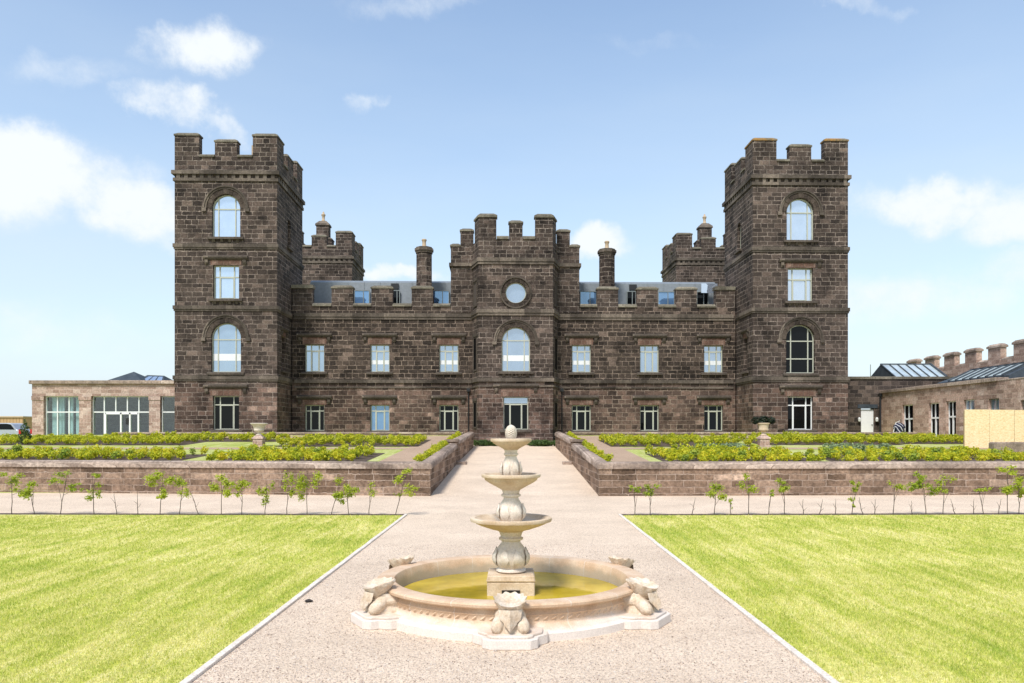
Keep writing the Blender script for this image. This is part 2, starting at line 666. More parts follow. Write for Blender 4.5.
DK = [(0, (.046, .035, .030)), (.35, (.071, .054, .045)), (.7, (.095, .071, .059)), (.9, (.116, .085, .07)), (.97, (.15, .111, .091)), (1, (.215, .16, .13))]
DK_WING = [(0, (.038, .029, .024)), (.35, (.056, .042, .034)), (.7, (.075, .056, .045)), (.9, (.10, .073, .058)), (.97, (.128, .094, .075)), (1, (.19, .14, .113))]
LO = [(0, (.065, .045, .037)), (.35, (.105, .070, .056)), (.7, (.15, .098, .077)), (.9, (.19, .122, .096)), (1, (.32, .22, .175))]
M_STONE = stone_mat('weathered_gritstone', DK, (.31, .25, .21), row=.30, width=.66, msize=.023, lower=(5.6, LO), squash=.7, bump=1.0, mort=.25, rough_joint=.07, chips=.42)
M_STONE_WING = stone_mat('darker_gritstone', DK_WING, (.31, .24, .19), row=.30, width=.66, msize=.023, lower=(5.6, LO), squash=.7, bump=1.0, stain=.5, mort=.2, rough_joint=.07, chips=.40)  # darker tone of the same masonry, used on the wings
M_STONE_UP = stone_mat('weathered_gritstone_upper', DK, (.32, .265, .225), row=.30, width=.64, msize=.022, squash=.7, bump=1.0, mort=.2, rough_joint=.07, chips=.40)
M_TRIM = stone_mat('dressed_gritstone', [(0, (.075, .061, .05)), (.5, (.118, .097, .079)), (1, (.20, .162, .13))], (.05, .042, .036), row=3.0, width=1.1, msize=.008, stain=.6, bump=.35)
M_COPE = stone_mat('mossy_coping_stone', [(0, (.12, .108, .082)), (.5, (.17, .152, .118)), (1, (.24, .215, .165))], (.07, .06, .05), row=3.0, width=1.2, msize=.01, stain=.5, bump=.35)
M_LICHEN = stone_mat('lichened_coping_stone', [(0, (.14, .11, .07)), (1, (.24, .19, .12))], (.08, .06, .04), row=3, width=1.4, msize=.008, stain=.35, lichen=(.36, .19, .05))
M_ARCH = stone_mat('arch_stone', [(0, (.035, .027, .022)), (.5, (.062, .047, .038)), (1, (.10, .078, .062))], (.14, .11, .09), row=.5, width=.45, msize=.012, stain=.5)
M_REDPATCH = stone_mat('reddish_dressed_stone', [(0, (.12, .07, .052)), (.5, (.17, .098, .073)), (1, (.24, .16, .125))], (.2, .16, .13), row=.32, width=.36, msize=.014)
GW = [(0, (.16, .106, .072)), (.3, (.24, .162, .113)), (.7, (.32, .22, .157)), (.93, (.38, .268, .195)), (1, (.50, .365, .275))]
M_GWALL = stone_mat('garden_wall_stone', GW, (.46, .36, .295), row=.235, width=.85, msize=.014, stain=.7, bump=.8, blot=.9, squash=.8)
M_GCOPE = stone_mat('garden_coping_stone', [(0, (.28, .212, .17)), (.5, (.40, .31, .25)), (1, (.52, .42, .345))], (.15, .11, .09), row=5.0, width=1.25, msize=.018, stain=.55, bump=.5)
M_PAV = stone_mat('pale_pink_sandstone', [(0, (.32, .215, .172)), (.5, (.45, .315, .26)), (1, (.58, .45, .38))], (.56, .46, .39), row=.24, width=.62, msize=.012, stain=.2, bump=.4)
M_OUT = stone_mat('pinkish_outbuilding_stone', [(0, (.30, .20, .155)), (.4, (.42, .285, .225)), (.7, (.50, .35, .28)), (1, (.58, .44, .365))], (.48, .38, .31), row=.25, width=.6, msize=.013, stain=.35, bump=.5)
M_LINK = stone_mat('sooty_wall_stone', [(0, (.04, .032, .028)), (.4, (.08, .062, .052)), (.75, (.13, .098, .08)), (1, (.2, .15, .12))], (.22, .175, .145), row=.3, width=.6, msize=.014, stain=.5)
M_LEAD = plain('grey_lead_sheet', (.20, .225, .245), .5, .0, .12)
M_SLATE = speck_mat('dark_slate', [(.3, (.035, .045, .055)), (.7, (.07, .085, .1))], 3, .6, .3, .02, 30, .5)
M_FRAME = plain('sage_painted_timber', (.44, .45, .37), .5, 0, .05)
M_WFRAME = plain('white_painted_metal', (.74, .75, .74), .4, 0, .04)
M_GFRAME = plain('grey_green_metal', (.22, .25, .24), .45, 0, .05)
M_BRIGHT = pane_mat('pane_sky_reflecting', (.34, .40, .50), .62, tint=(.80, .90, 1.0))  # tint here and in the next pane paints the reflected sky bluer
M_MID = pane_mat('pane_half_reflecting', (.16, .21, .27), .50, tint=(.72, .85, 1.0))
M_BLUE = pane_mat('pane_blue', (.10, .19, .34), .30, tint=(.5, .75, 1.0))  # blue sky reflection put into base colour and tint
M_DARK = pane_mat('pane_dark', (.004, .005, .006), .018)  # unlit rooms, with dark tree reflections put into the near-black colour
M_ROOFGL = pane_mat('roof_glass', (.50, .58, .60), .35)  # pale sky reflection put into the base colour
M_BLIND = plain('blind_recess_stone', (.07, .055, .045), .9)
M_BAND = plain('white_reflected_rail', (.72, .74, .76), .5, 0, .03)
M_POT = speck_mat('buff_clay', [(.3, (.42, .31, .2)), (.7, (.56, .44, .31))], 6, .85)
M_BLACK = plain('black_iron', (.012, .012, .013), .45)
M_WHITE = plain('white_door_paint', (.8, .8, .8), .4, 0, .03)


def arch_pts(w, h, n=16, inset=0.0, z0=0.0):
    """rectangle with a half round head; w full width, h total height"""
    r = w / 2
    zc = h - r
    rr = r - inset
    p = [(-rr, z0 + inset), (rr, z0 + inset)]
    for i in range(n + 1):
        a = math.pi * i / n
        p.append((rr * math.cos(a), z0 + zc + rr * math.sin(a)))
    return p


def rect_pts(w, h, inset=0.0, z0=0.0):
    r = w / 2 - inset
    return [(-r, z0 + inset), (r, z0 + inset), (r, z0 + h - inset), (-r, z0 + h - inset)]


def circ_pts(r, n=28, z0=0.0):
    return [(r * math.cos(2 * math.pi * i / n), z0 + r * math.sin(2 * math.pi * i / n)) for i in range(n)]


def shift(pts, x, z):
    return [(a + x, b + z) for a, b in pts]


# ------------------------------------------------------------------ castle
castle = thing('castle', 'dark weathered stone castle with two battlemented front towers and a canted centre bay', 'castle', (0.13, 52.0, 0), R(1.3))
KEEP = castle


def make_window(w, h, kind, mat, verts=(.28, .72), hors=(.72,), sill=True, fr=.07, frame=M_FRAME, corbels=True, band=None):
    """origin: bottom centre on the wall face; y runs into the wall"""
    b = MB()
    rec, th = .22, .10
    if kind == 'arch':
        outer, inner = arch_pts(w, h), arch_pts(w, h, inset=fr)
    elif kind == 'round':
        outer, inner = circ_pts(w / 2, z0=w / 2), circ_pts(w / 2 - fr, z0=w / 2)
    else:
        outer, inner = rect_pts(w, h), rect_pts(w, h, inset=fr)
    b.slab(outer, [inner], th, Matrix.Translation((0, rec, 0)))
    if kind != 'round':
        for t in verts:
            x = -w / 2 + t * w
            top = h - .03
            if kind == 'arch':
                r = w / 2
                top = h - r + math.sqrt(max(r * r - x * x, 0)) - .03
            b.box(x - fr * .5, x + fr * .5, rec + .004, rec + th - .004, fr * .6, top)
        for t in hors:
            z = t * h
            b.box(-w / 2 + .02, w / 2 - .02, rec - .008, rec + th - .012, z - fr * .5, z + fr * .5)
        if kind == 'rect' and len(verts) == 2 and not isinstance(band, str):
            # opening casement in the middle light: a slimmer inner frame
            x0, x1 = -w / 2 + verts[0] * w + fr * .5, -w / 2 + verts[1] * w - fr * .5
            z0, z1 = fr, hors[0] * h - fr * .5
            for (a, c, d, e) in ((x0, x0 + .03, z0, z1), (x1 - .03, x1, z0, z1), (x0 + .03, x1 - .03, z0, z0 + .03), (x0 + .03, x1 - .03, z1 - .03, z1)):
                b.box(a, c, rec - .014, rec + .05, d, e)
    o = b.build('window', frame, KEEP)
    p = MB().slab([(x * .985, z * .985 + h * .0075) for x, z in outer], [], .012, Matrix.Translation((0, rec + .055, 0)))
    p.build('pane', mat, o)
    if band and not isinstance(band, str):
        MB().box(-w / 2 + fr, w / 2 - fr, rec + .036, rec + .05, band[0] * h, band[1] * h).build('reflected_band', M_BAND, o)  # white strip painting a reflected band in front of the pane
    if sill:
        s = MB()
        sw = w / 2 + .24
        s.extr([(-.17, -.17), (-.17, -.05), (-.02, .012), (.2, .03), (.2, -.17)], -sw, sw, 'x', 0)
        if corbels:
            for x in (-w * .42, -w * .14, w * .14, w * .42):
                s.extr([(-.12, -.172), (.0, -.172), (.0, -.36), (-.03, -.36)], x - .09, x + .09, 'x', 0)
        s.build('sill', M_TRIM, o)
    return o


def add_arch_hood(o, w, h, r1=None, drop=.12):
    """voussoir ring and projecting hood mould round an arched head"""
    r = w / 2
    zc = h - r
    ra, rb, rc = r + .012, r + .33, r + .55
    b = MB()
    n = 11
    for k in range(n):
        a0, a1 = math.pi * k / n + .008, math.pi * (k + 1) / n - .008
        poly = []
        for t in range(4):
            a = a0 + (a1 - a0) * t / 3
            poly.append((rb * math.cos(a), zc + rb * math.sin(a)))
        for t in range(4):
            a = a1 + (a0 - a1) * t / 3
            poly.append((ra * math.cos(a), zc + ra * math.sin(a)))
        dz = .02 + .012 * ((k * 7) % 3)
        b.extr(poly, -dz, .05, 'y', 0)
    b.build('arch_ring', M_ARCH, o)
    hd = MB()
    n = 24

    def ringseg(r0, r1_, y0):
        p = [(r1_ * math.cos(math.pi * k / n), zc + r1_ * math.sin(math.pi * k / n)) for k in range(n + 1)]
        q = [(r0 * math.cos(math.pi * k / n), zc + r0 * math.sin(math.pi * k / n)) for k in range(n, -1, -1)]
        hd.slab(p + q, [], .05 - y0, Matrix.Translation((0, y0, 0)))
    ringseg(rb + .01, rc - .09, -.07)
    ringseg(rc - .09, rc, -.13)
    for s in (-1, 1):
        x0, x1 = sorted((s * (rb + .02), s * (rc + .08)))
        hd.box(x0, x1, -.12, .05, zc - .24, zc - .002)
    hd.build('hood_mould', M_TRIM, o)
    return o


def add_lintel(o, w, h, lw, up, red=True, drops=True):
    """straight label mould over a square headed window"""
    b = MB()
    z = h + up
    b.extr([(-.17, z + .16), (-.17, z + .06), (-.12, z - .02), (-.05, z - .08), (.05, z - .08), (.05, z + .26)], -lw / 2, lw / 2, 'x', 0)
    if drops:
        for s in (-1, 1):
            x0, x1 = sorted((s * (lw / 2 - .10), s * (lw / 2 - .30)))
            b.extr([(-.16, z - .082), (.05, z - .082), (.05, z - .42), (-.05, z - .40), (-.13, z - .26)], x0, x1, 'x', 0)
    b.build('label_mould', M_TRIM, o)
    if red:
        p = MB()
        n = 5
        for k in range(n):
            x0 = -w / 2 - .16 + (w + .32) * k / n
            p.box(x0 + .006, x0 + (w + .32) / n - .006, -.018 - .006 * (k % 2), .05, h + .012, z - .09)
        p.build('flat_arch', M_REDPATCH, o)
    return o


proto = {}


def put_window(key, maker, x, z, y, rz=0):
    loc = (x, y, z)
    if key not in proto:
        proto[key] = maker()
        o = proto[key]
        o.location = loc
        o.rotation_euler = (0, 0, rz)
    else:
        o = dup(proto[key], KEEP, loc, (0, 0, rz))
    return o


def rect_ring(x0, x1, y0, y1, p, z0, z1, b, m=0, inner=.02):
    """a square band round a tower: outer edge stands p proud"""
    o = [(x0 - p, y0 - p), (x1 + p, y0 - p), (x1 + p, y1 + p), (x0 - p, y1 + p)]
    i = [(x0 + inner, y0 + inner), (x1 - inner, y0 + inner), (x1 - inner, y1 - inner), (x0 + inner, y1 - inner)]
    vs_ = [(x, y, z) for z in (z0, z1) for (x, y) in o + i]
    fs = []
    for k in range(4):
        j = (k + 1) % 4
        fs += [(k, j, 8 + j, 8 + k), (4 + k, 12 + k, 12 + j, 4 + j), (8 + k, 8 + j, 12 + j, 12 + k), (k, 4 + k, 4 + j, j)]
    b.add(vs_, fs, m)


def make_tower(cx, y0, full, side, lichen=False, W=6.45):
    """side: +1 when the inner (house) side is +x"""
    x0, x1, y1 = cx - W / 2, cx + W / 2, y0 + W
    zt = 19.55
    b = MB()
    holes = []
    if full:
        holes = [shift(arch_pts(1.86, 2.83), cx, 15.15), shift(rect_pts(1.70, 2.22), cx, 11.06),
                 shift(arch_pts(1.95, 3.27), cx, 6.20), shift(rect_pts(1.72, 2.26), cx, 2.38)]
    T = 1.0
    b.slab([(x0, T), (x1, T), (x1, zt), (x0, zt)], holes, .5, Matrix.Translation((0, y0, 0)))
    for s in (-1, 1):
        sx = cx + s * W / 2
        hs = []
        if full and s == side:
            hs = [shift(arch_pts(.8, 1.95, n=10), 3.0, 15.15), shift(rect_pts(.85, 2.3), 1.55, 6.45)]
        Mx = Matrix(((0, -s, 0, sx), (1, 0, 0, y0), (0, 0, 1, 0), (0, 0, 0, 1)))
        b.slab([(.5, T), (W - .5, T), (W - .5, zt), (.5, zt)], hs, .5, Mx)
    b.box(x0, x1, y1 - .5, y1, T, zt)
    b.box(x0 + .5, x1 - .5, y0 + .5, y1 - .5, zt - .4, zt - .1)
    t = b.build('tower', M_STONE, KEEP)
    # string courses and cornice
    for z, hh in ((5.72, .26), (10.36, .24), (14.45, .24)):
        sb = MB()
        rect_ring(x0, x1, y0, y1, .10, z, z + hh, sb)
        rect_ring(x0, x1, y0, y1, .05, z - .12, z, sb)
        sb.build('string_course', M_TRIM, t)
    cb = MB()
    rect_ring(x0, x1, y0, y1, .09, 18.82, 19.02, cb)
    rect_ring(x0, x1, y0, y1, .17, 19.26, 19.50, cb)
    n = 13
    for k in range(n):
        u = x0 + (k + .5) * W / n
        cb.box(u - .12, u + .12, y0 - .09, y0 + .02, 19.022, 19.258)
        v = y0 + (k + .5) * W / n
        sx = x1 if side > 0 else x0
        a, c = sorted((sx - side * .02, sx + side * .09))
        cb.box(a, c, v - .12, v + .12, 19.022, 19.258)
    cb.build('cornice', M_TRIM, t)
    # parapet
    pb = MB()
    th = .55
    zp = 20.42
    pb.box(x0, x1, y0, y0 + th, zt, zp)
    pb.box(x0, x1, y1 - th, y1, zt, zp)
    pb.box(x0, x0 + th, y0 + th, y1 - th, zt, zp)
    pb.box(x1 - th, x1, y0 + th, y1 - th, zt, zp)
    mw, cw = 1.46, 1.6
    gaps = [(-W / 2 + cw, -mw / 2), (mw / 2, W / 2 - cw)]
    for (a, c) in gaps:
        for yy in (y0, y1 - th):
            pb.extr([(yy - .09, zp), (yy - .09, zp + .10), (yy + .12, zp + .22), (yy + th, zp + .24), (yy + th, zp)], cx + a + .012, cx + c - .012, 'x', 1)
        for xx, sg in ((x0, 1), (x1, -1)):
            q = [(xx - sg * .09, zp), (xx - sg * .09, zp + .10), (xx + sg * .12, zp + .22), (xx + sg * th, zp + .24), (xx + sg * th, zp)]
            pb.extr(q, y0 + W / 2 + a + .012, y0 + W / 2 + c - .012, 'y', 1)
    pb.build('parapet', [M_STONE_UP, M_COPE], t)
    # merlons
    for (ux, uy) in ((0, 0), (1, 0), (0, 1), (1, 1)):
        m_ = MB()
        mx0 = x0 if ux == 0 else x1 - cw
        my0 = y0 if uy == 0 else y1 - cw
        m_.box(mx0, mx0 + cw, my0, my0 + th, zp, 21.82)
        if uy == 1:
            m_.v = []
            m_.f = []
            m_.m = []
            m_.box(mx0, mx0 + cw, my0 + cw - th, my0 + cw, zp, 21.82)
        xa = mx0 if ux == 0 else mx0 + cw - th
        if uy == 0:
            m_.box(xa, xa + th, my0 + th, my0 + cw, zp, 21.82)
        else:
            m_.box(xa, xa + th, my0, my0 + cw - th, zp, 21.82)
        yy = my0 if uy == 0 else my0 + cw - th
        m_.coping(mx0, mx0 + cw, yy, yy + th, 21.82, m=1)
        if uy == 0:
            m_.coping(xa, xa + th, my0 + th + .08, my0 + cw, 21.815, m=1)
        else:
            m_.coping(xa, xa + th, my0, my0 + cw - th - .08, 21.815, m=1)
        m_.build('merlon', [M_STONE_UP, M_LICHEN if (lichen and uy == 0) else M_COPE], t)
    for k in range(4):
        m_ = MB()
        if k < 2:
            yy = y0 if k == 0 else y1 - th
            m_.box(cx - mw / 2, cx + mw / 2, yy, yy + th, zp, 21.42)
            m_.coping(cx - mw / 2, cx + mw / 2, yy, yy + th, 21.42)
        else:
            xx = x0 if k == 2 else x1 - th
            yc = y0 + W / 2
            m_.box(xx, xx + th, yc - mw / 2, yc + mw / 2, zp, 21.42)
            m_.coping(xx, xx + th, yc - mw / 2, yc + mw / 2, 21.42)
        m_.build('merlon', [M_STONE_UP, M_COPE], t)
    if full:
        dark = lichen
        put_window('tower_top', lambda: add_arch_hood(make_window(1.86, 2.83, 'arch', M_BRIGHT, (.2, .8), (.665,)), 1.86, 2.83), cx, 15.15, y0)
        put_window('tower_second', lambda: add_lintel(make_window(1.70, 2.22, 'rect', M_BRIGHT, (.22, .78), (.66,)), 1.70, 2.22, 2.9, .42), cx, 11.06, y0)
        put_window('tower_third' + str(dark), lambda: add_arch_hood(make_window(1.95, 3.27, 'arch', M_DARK if dark else M_MID, (.2, .8), (.665, .30) if dark else (.665,), band=None if dark else (.24, .38)), 1.95, 3.27), cx, 6.20, y0)
        put_window('tower_ground' + str(dark), lambda: add_lintel(make_window(1.72, 2.26, 'rect', M_DARK, (.24, .76), (.74,), sill=True, corbels=False, frame=M_WFRAME if dark else M_FRAME), 1.72, 2.26, 2.9, .55), cx, 2.38, y0)
        rz = R(90) if side > 0 else R(-90)
        put_window('tower_slit', lambda: make_window(.8, 1.95, 'arch', M_MID, (.5,), (.6,), fr=.06, corbels=False), cx + side * W / 2, 15.15, y0 + 3.0, rz)
        put_window('tower_blind', lambda: add_lintel(make_window(.85, 2.3, 'rect', M_BLIND, (), (), frame=M_TRIM, corbels=False, band='no'), .85, 2.3, 1.6, .4), cx + side * W / 2, 6.45, y0 + 1.55, rz)
    return t


TCX = 19.1
make_tower(-TCX - .11, 0, True, 1, W=6.72)
make_tower(TCX, 0, True, -1, lichen=True)
make_tower(-TCX + .35, 25.0, False, 1)
make_tower(TCX + .6, 25.0, False, -1)


def offset_poly(pts, d):
    """offset an open polyline (x,y) to its left-hand outside (towards -y for left-to-right runs)"""
    out = []
    n = len(pts)
    for i in range(n):
        def nrm(a, c):
            dx, dy = c[0] - a[0], c[1] - a[1]
            l = math.hypot(dx, dy)
            return (dy / l, -dx / l)
        if i == 0:
            nx, ny = nrm(pts[0], pts[1])
            k = 1
        elif i == n - 1:
            nx, ny = nrm(pts[-2], pts[-1])
            k = 1
        else:
            a, c = nrm(pts[i - 1], pts[i]), nrm(pts[i], pts[i + 1])
            nx, ny = a[0] + c[0], a[1] + c[1]
            l = math.hypot(nx, ny)
            nx, ny = nx / l, ny / l
            k = 1 / max(.3, nx * a[0] + ny * a[1])
        out.append((pts[i][0] + nx * d * k, pts[i][1] + ny * d * k))
    return out


def band(b, pts, p, z0, z1, inner=.03, m=0):
    o = offset_poly(pts, p)
    i = offset_poly(pts, -inner)
    for k in range(len(pts) - 1):
        b.prism([o[k], o[k + 1], i[k + 1], i[k]], z0, z1, m)


# wings
WIN_X = (4.72, 9.6, 14.2)
for s in (-1, 1):
    b = MB()
    xa, xb = sorted((s * 3.02, s * 15.765))
    holes = []
    for wx in WIN_X:
        holes += [shift(rect_pts(1.36, 1.95), s * wx, 6.5), shift(rect_pts(1.36, 1.85), s * wx, 2.32)]
    b.slab([(xa, .9), (xb, .9), (xb, 11.15), (xa, 11.15)], holes, .5, Matrix.Translation((0, 3.5, 0)))
    w = b.build('wing', M_STONE_WING, castle)
    for z, hh, p in ((5.72, .24, .10), (5.35, .12, .06), (10.40, .26, .12), (10.22, .16, .07)):
        sb = MB()
        sb.box(xa + (.06 if s > 0 else .155), xb - (.155 if s > 0 else .06), 3.5 - p, 3.52, z, z + hh)
        sb.build('string_course', M_TRIM, w)
    mers = [6.6, 9.45, 12.25]
    edges = [4.6] + [e for c in mers for e in (c - .75, c + .75)] + [14.35]
    for k in range(0, len(edges), 2):
        a, c = sorted((s * (edges[k] + .01), s * (edges[k + 1] - .01)))
        pb = MB()
        pb.extr([(3.41, 11.15), (3.41, 11.26), (3.62, 11.40), (4.05, 11.42), (4.05, 11.15)], a, c, 'x', 1)
        pb.build('parapet_coping', M_COPE, w)
    for c in mers:
        m_ = MB()
        m_.box(s * c - .75, s * c + .75, 3.5, 4.05, 11.15, 12.42)
        m_.coping(s * c - .75, s * c + .75, 3.5, 4.05, 12.42)
        m_.build('merlon', [M_STONE_UP, M_COPE], w)
    m_ = MB()
    a, c = sorted((s * 14.35, s * 15.76))
    m_.box(a, c, 3.5, 4.05, 11.15, 12.42)
    m_.box(a - .06, c + (.06 if s < 0 else 0), 3.42, 4.12, 12.42, 12.66, 1)
    m_.build('merlon', [M_STONE_UP, M_COPE], w)
    for k, wx in enumerate(WIN_X):
        up = 'band' if (s < 0 and k == 1) or (s > 0 and k != 1) or (s < 0 and k == 0) else 'half'
        put_window('wing_upper' + up, (lambda u=up: add_lintel(make_window(1.36, 1.95, 'rect', M_MID, (.3, .7), (.77,), band=(.29, .44) if u == 'band' else None, corbels=False), 1.36, 1.95, 2.45, .58)), s * wx, 6.5, 3.5)
        dk = 'blue' if (s < 0 and k == 1) else 'dark'
        put_window('wing_ground' + dk, (lambda d=dk: add_lintel(make_window(1.36, 1.85, 'rect', M_BLUE if d == 'blue' else M_DARK, (.27, .73), (.77,), corbels=False), 1.36, 1.85, 2.45, .46)), s * wx, 2.32, 3.5)

# body of the house behind
hb = MB()
hb.box(-15.5, 15.5, 4.05, 29.0, .9, 11.1)
hb.build('rear_range', M_STONE_UP, castle)
# set-back lead roof storey with its windows
for s in (-1, 1):
    rb = MB()
    a, c = sorted((s * 4.62, s * 15.2))
    rb.extr([(6.25, 11.1), (6.4, 13.4), (6.9, 13.62), (14, 13.8), (14, 11.1)], a, c, 'x')
    for k in range(9):
        x = s * (5.2 + k * 1.2)
        rb.extr([(6.21, 11.1), (6.36, 13.42), (6.42, 13.42), (6.3, 11.1)], x - .02, x + .02, 'x')
    rf = rb.build('roof', M_LEAD, castle)
    sets = [(-11.9, -10.75, 0), (-9.05, -8.5, 1), (-6.1, -4.85, 0)] if s < 0 else [(4.9, 6.15, 0), (8.4, 9.1, 1), (10.75, 12.0, 0), (13.65, 14.55, 1)]
    for (xa, xb, dk) in sets:
        w_ = MB()
        w_.slab([(xa, 11.75), (xb, 11.75), (xb, 12.78), (xa, 12.78)], [[(xa + .05, 11.8), (xb - .05, 11.8), (xb - .05, 12.73), (xa + .05, 12.73)]], .14, Matrix.Translation((0, 6.12, 0)))
        xm = xa + (xb - xa) * .6
        w_.box(xm - .025, xm + .025, 6.125, 6.2, 11.8, 12.73)
        o = w_.build('roof_window', M_GFRAME, castle)
        MB().box(xa + .05, xb - .05, 6.18, 6.22, 11.8, 12.73).build('pane', M_DARK if dk else M_BLUE, o)
    if s > 0:
        g = MB().box(13.9, 15.1, 5.7, 5.76, 12.6, 13.3)
        g.build('glass_balustrade', M_BRIGHT, castle)
    vb = MB()
    vb.box(s * 8.9 - .28, s * 8.9 + .28, 6.22, 6.5, 12.9, 13.3)
    vb.build('roof_vent', M_BLACK, castle)

# chimneys
def chimney(x, y, z0, z1, w, name='chimney', pot=True):
    b = MB()
    n = 8
    r = w / 2 / math.cos(math.pi / 8)

    def octa(rr):
        return [(x + rr * math.cos(math.pi / 8 + k * math.pi / 4), y + rr * math.sin(math.pi / 8 + k * math.pi / 4)) for k in range(8)]
    b.box(x - w * .62, x + w * .62, y - w * .62, y + w * .62, z0, z0 + .9)
    b.prism(octa(r), z0 + .9, z1 - .42)
    b.prism(octa(r * 1.10), z1 - .42, z1 - .28, 1)
    b.prism(octa(r * 1.22), z1 - .278, z1 - .1, 1)
    b.prism(octa(r * 1.05), z1 - .098, z1, 1)
    c = b.build(name, [M_STONE_UP, M_TRIM], castle)
    if pot:
        p = MB().lathe([(.17, 0), (.2, .06), (.15, .12), (.13, .4), (.17, .5), (.19, .56), (.15, .62), (.1, .62)], 14, (x, y, z1))
        p.build('chimney_pot', M_POT, c, smooth=True)
    return c


chimney(-6.58, 4.75, 11.12, 15.62, 1.08)
chimney(6.72, 4.75, 11.12, 15.55, 1.08)


def pinnacle(x, y, z0, z1):
    b = MB()
    b.box(x - .95, x + .95, y - .6, y + .6, z0, z0 + 2.2)
    b.coping(x - .95, x + .95, y - .6, y + .6, z0 + 2.2)
    z = z0 + 2.45
    b.box(x - .62, x + .62, y - .5, y + .5, z, z1 - .5)
    b.frustum(x - .72, x + .72, y - .6, y + .6, z1 - .5, z1 - .3, .04, .04, 1)
    b.frustum(x - .66, x + .66, y - .54, y + .54, z1 - .3, z1, .3, .25, 1)
    c = b.build('chimney', [M_STONE_UP, M_TRIM], castle)
    MB().lathe([(.2, 0), (.22, .06), (.15, .15), (.14, .5), (.2, .6), (.22, .7), (.12, .8), (.06, 1.0)], 12, (x, y, z1)).build('chimney_pot', M_POT, c, smooth=True)


pinnacle(-18.9, 27.6, 19.45, 23.6)
pinnacle(20.0, 27.6, 19.45, 23.6)
p = MB().lathe([(.2, 0), (.22, .06), (.15, .15), (.13, .5), (.2, .58), (.2, .66), (.1, .72)], 12, (-17.75, 2.6, 22.0))
p.box(-18.2, -17.3, 2.15, 3.05, 19.2, 22.0, 0)
p.build('chimney', M_POT, castle)

# centre block and canted bay
cb = MB()
cb.box(-4.57, 4.57, 3.44, 9.0, 10.72, 14.25)
blk = cb.build('centre_block', M_STONE_UP, castle)
for s in (-1, 1):
    sb = MB()
    a, c = sorted((s * 2.95, s * 4.57))
    sb.box(a, c, 3.30, 3.46, 14.0, 14.24)
    a, c = sorted((s * 4.57, s * 4.69))
    sb.box(a, c, 3.30, 8.9, 14.0, 14.24)
    sb.build('string_course', M_TRIM, blk)
for s in (-1, 1):
    m_ = MB()
    a, c = sorted((s * 2.98, s * 3.89))
    m_.box(a, c, 3.445, 4.1, 14.25, 16.5)
    m_.coping(a, c, 3.445, 4.1, 16.5)
    m_.build('merlon', [M_STONE_UP, M_COPE], blk)
    m_ = MB()
    a, c = sorted((s * 3.90, s * 4.57))
    m_.box(a, c, 3.445, 5.2, 14.25, 15.42)
    m_.coping(a, c, 3.445, 5.2, 15.42, o=.06)
    m_.build('merlon', [M_STONE_UP, M_COPE], blk)

BY = 1.70
bay_line = [(-3.06, 3.5), (-2.55, BY), (2.55, BY), (3.06, 3.5)]
bb = MB()
ZB = 14.25
bh = [shift(rect_pts(1.72, 2.27), 0, 2.40), shift(arch_pts(1.95, 3.06), 0, 6.42), shift(circ_pts(.72), 0, 11.85)]
bb.slab([(-2.55, .9), (2.55, .9), (2.55, ZB), (-2.55, ZB)], bh, .45, Matrix.Translation((0, BY, 0)))
for s in (-1, 1):
    q = [(s * 2.55, BY), (s * 3.06, 3.5), (s * 2.25, 3.5), (s * 2.25, BY + .45), (s * 2.55, BY + .45)]
    bb.prism(q if s > 0 else q[::-1], .9, ZB)
bb.box(-2.3, 2.3, BY + .45, 3.6, ZB - .3, ZB - .02)
bay = bb.build('centre_bay', M_STONE, castle)
for z, hh, pr in ((5.72, .26, .11), (5.36, .12, .06), (10.45, .26, .12), (10.27, .16, .07), (13.98, .26, .12), (13.8, .16, .07)):
    sb = MB()
    band(sb, bay_line, pr, z, z + hh)
    sb.build('string_course', M_TRIM, bay)
pb = MB()
inn = offset_poly(bay_line, -.5)
for k in range(3):
    pb.prism([bay_line[k], bay_line[k + 1], inn[k + 1], inn[k]], ZB, 15.52)
for (a, c) in ((-1.33, -.475), (.475, 1.33)):
    pb.extr([(BY - .09, 15.52), (BY - .09, 15.64), (BY + .12, 15.78), (BY + .5, 15.8), (BY + .5, 15.52)], a + .01, c - .01, 'x', 1)
pb.build('parapet', [M_STONE_UP, M_COPE], bay)
m_ = MB()
m_.box(-.465, .465, BY, BY + .5, 15.52, 16.62)
m_.coping(-.465, .465, BY, BY + .5, 16.62)
m_.build('merlon', [M_STONE_UP, M_COPE], bay)
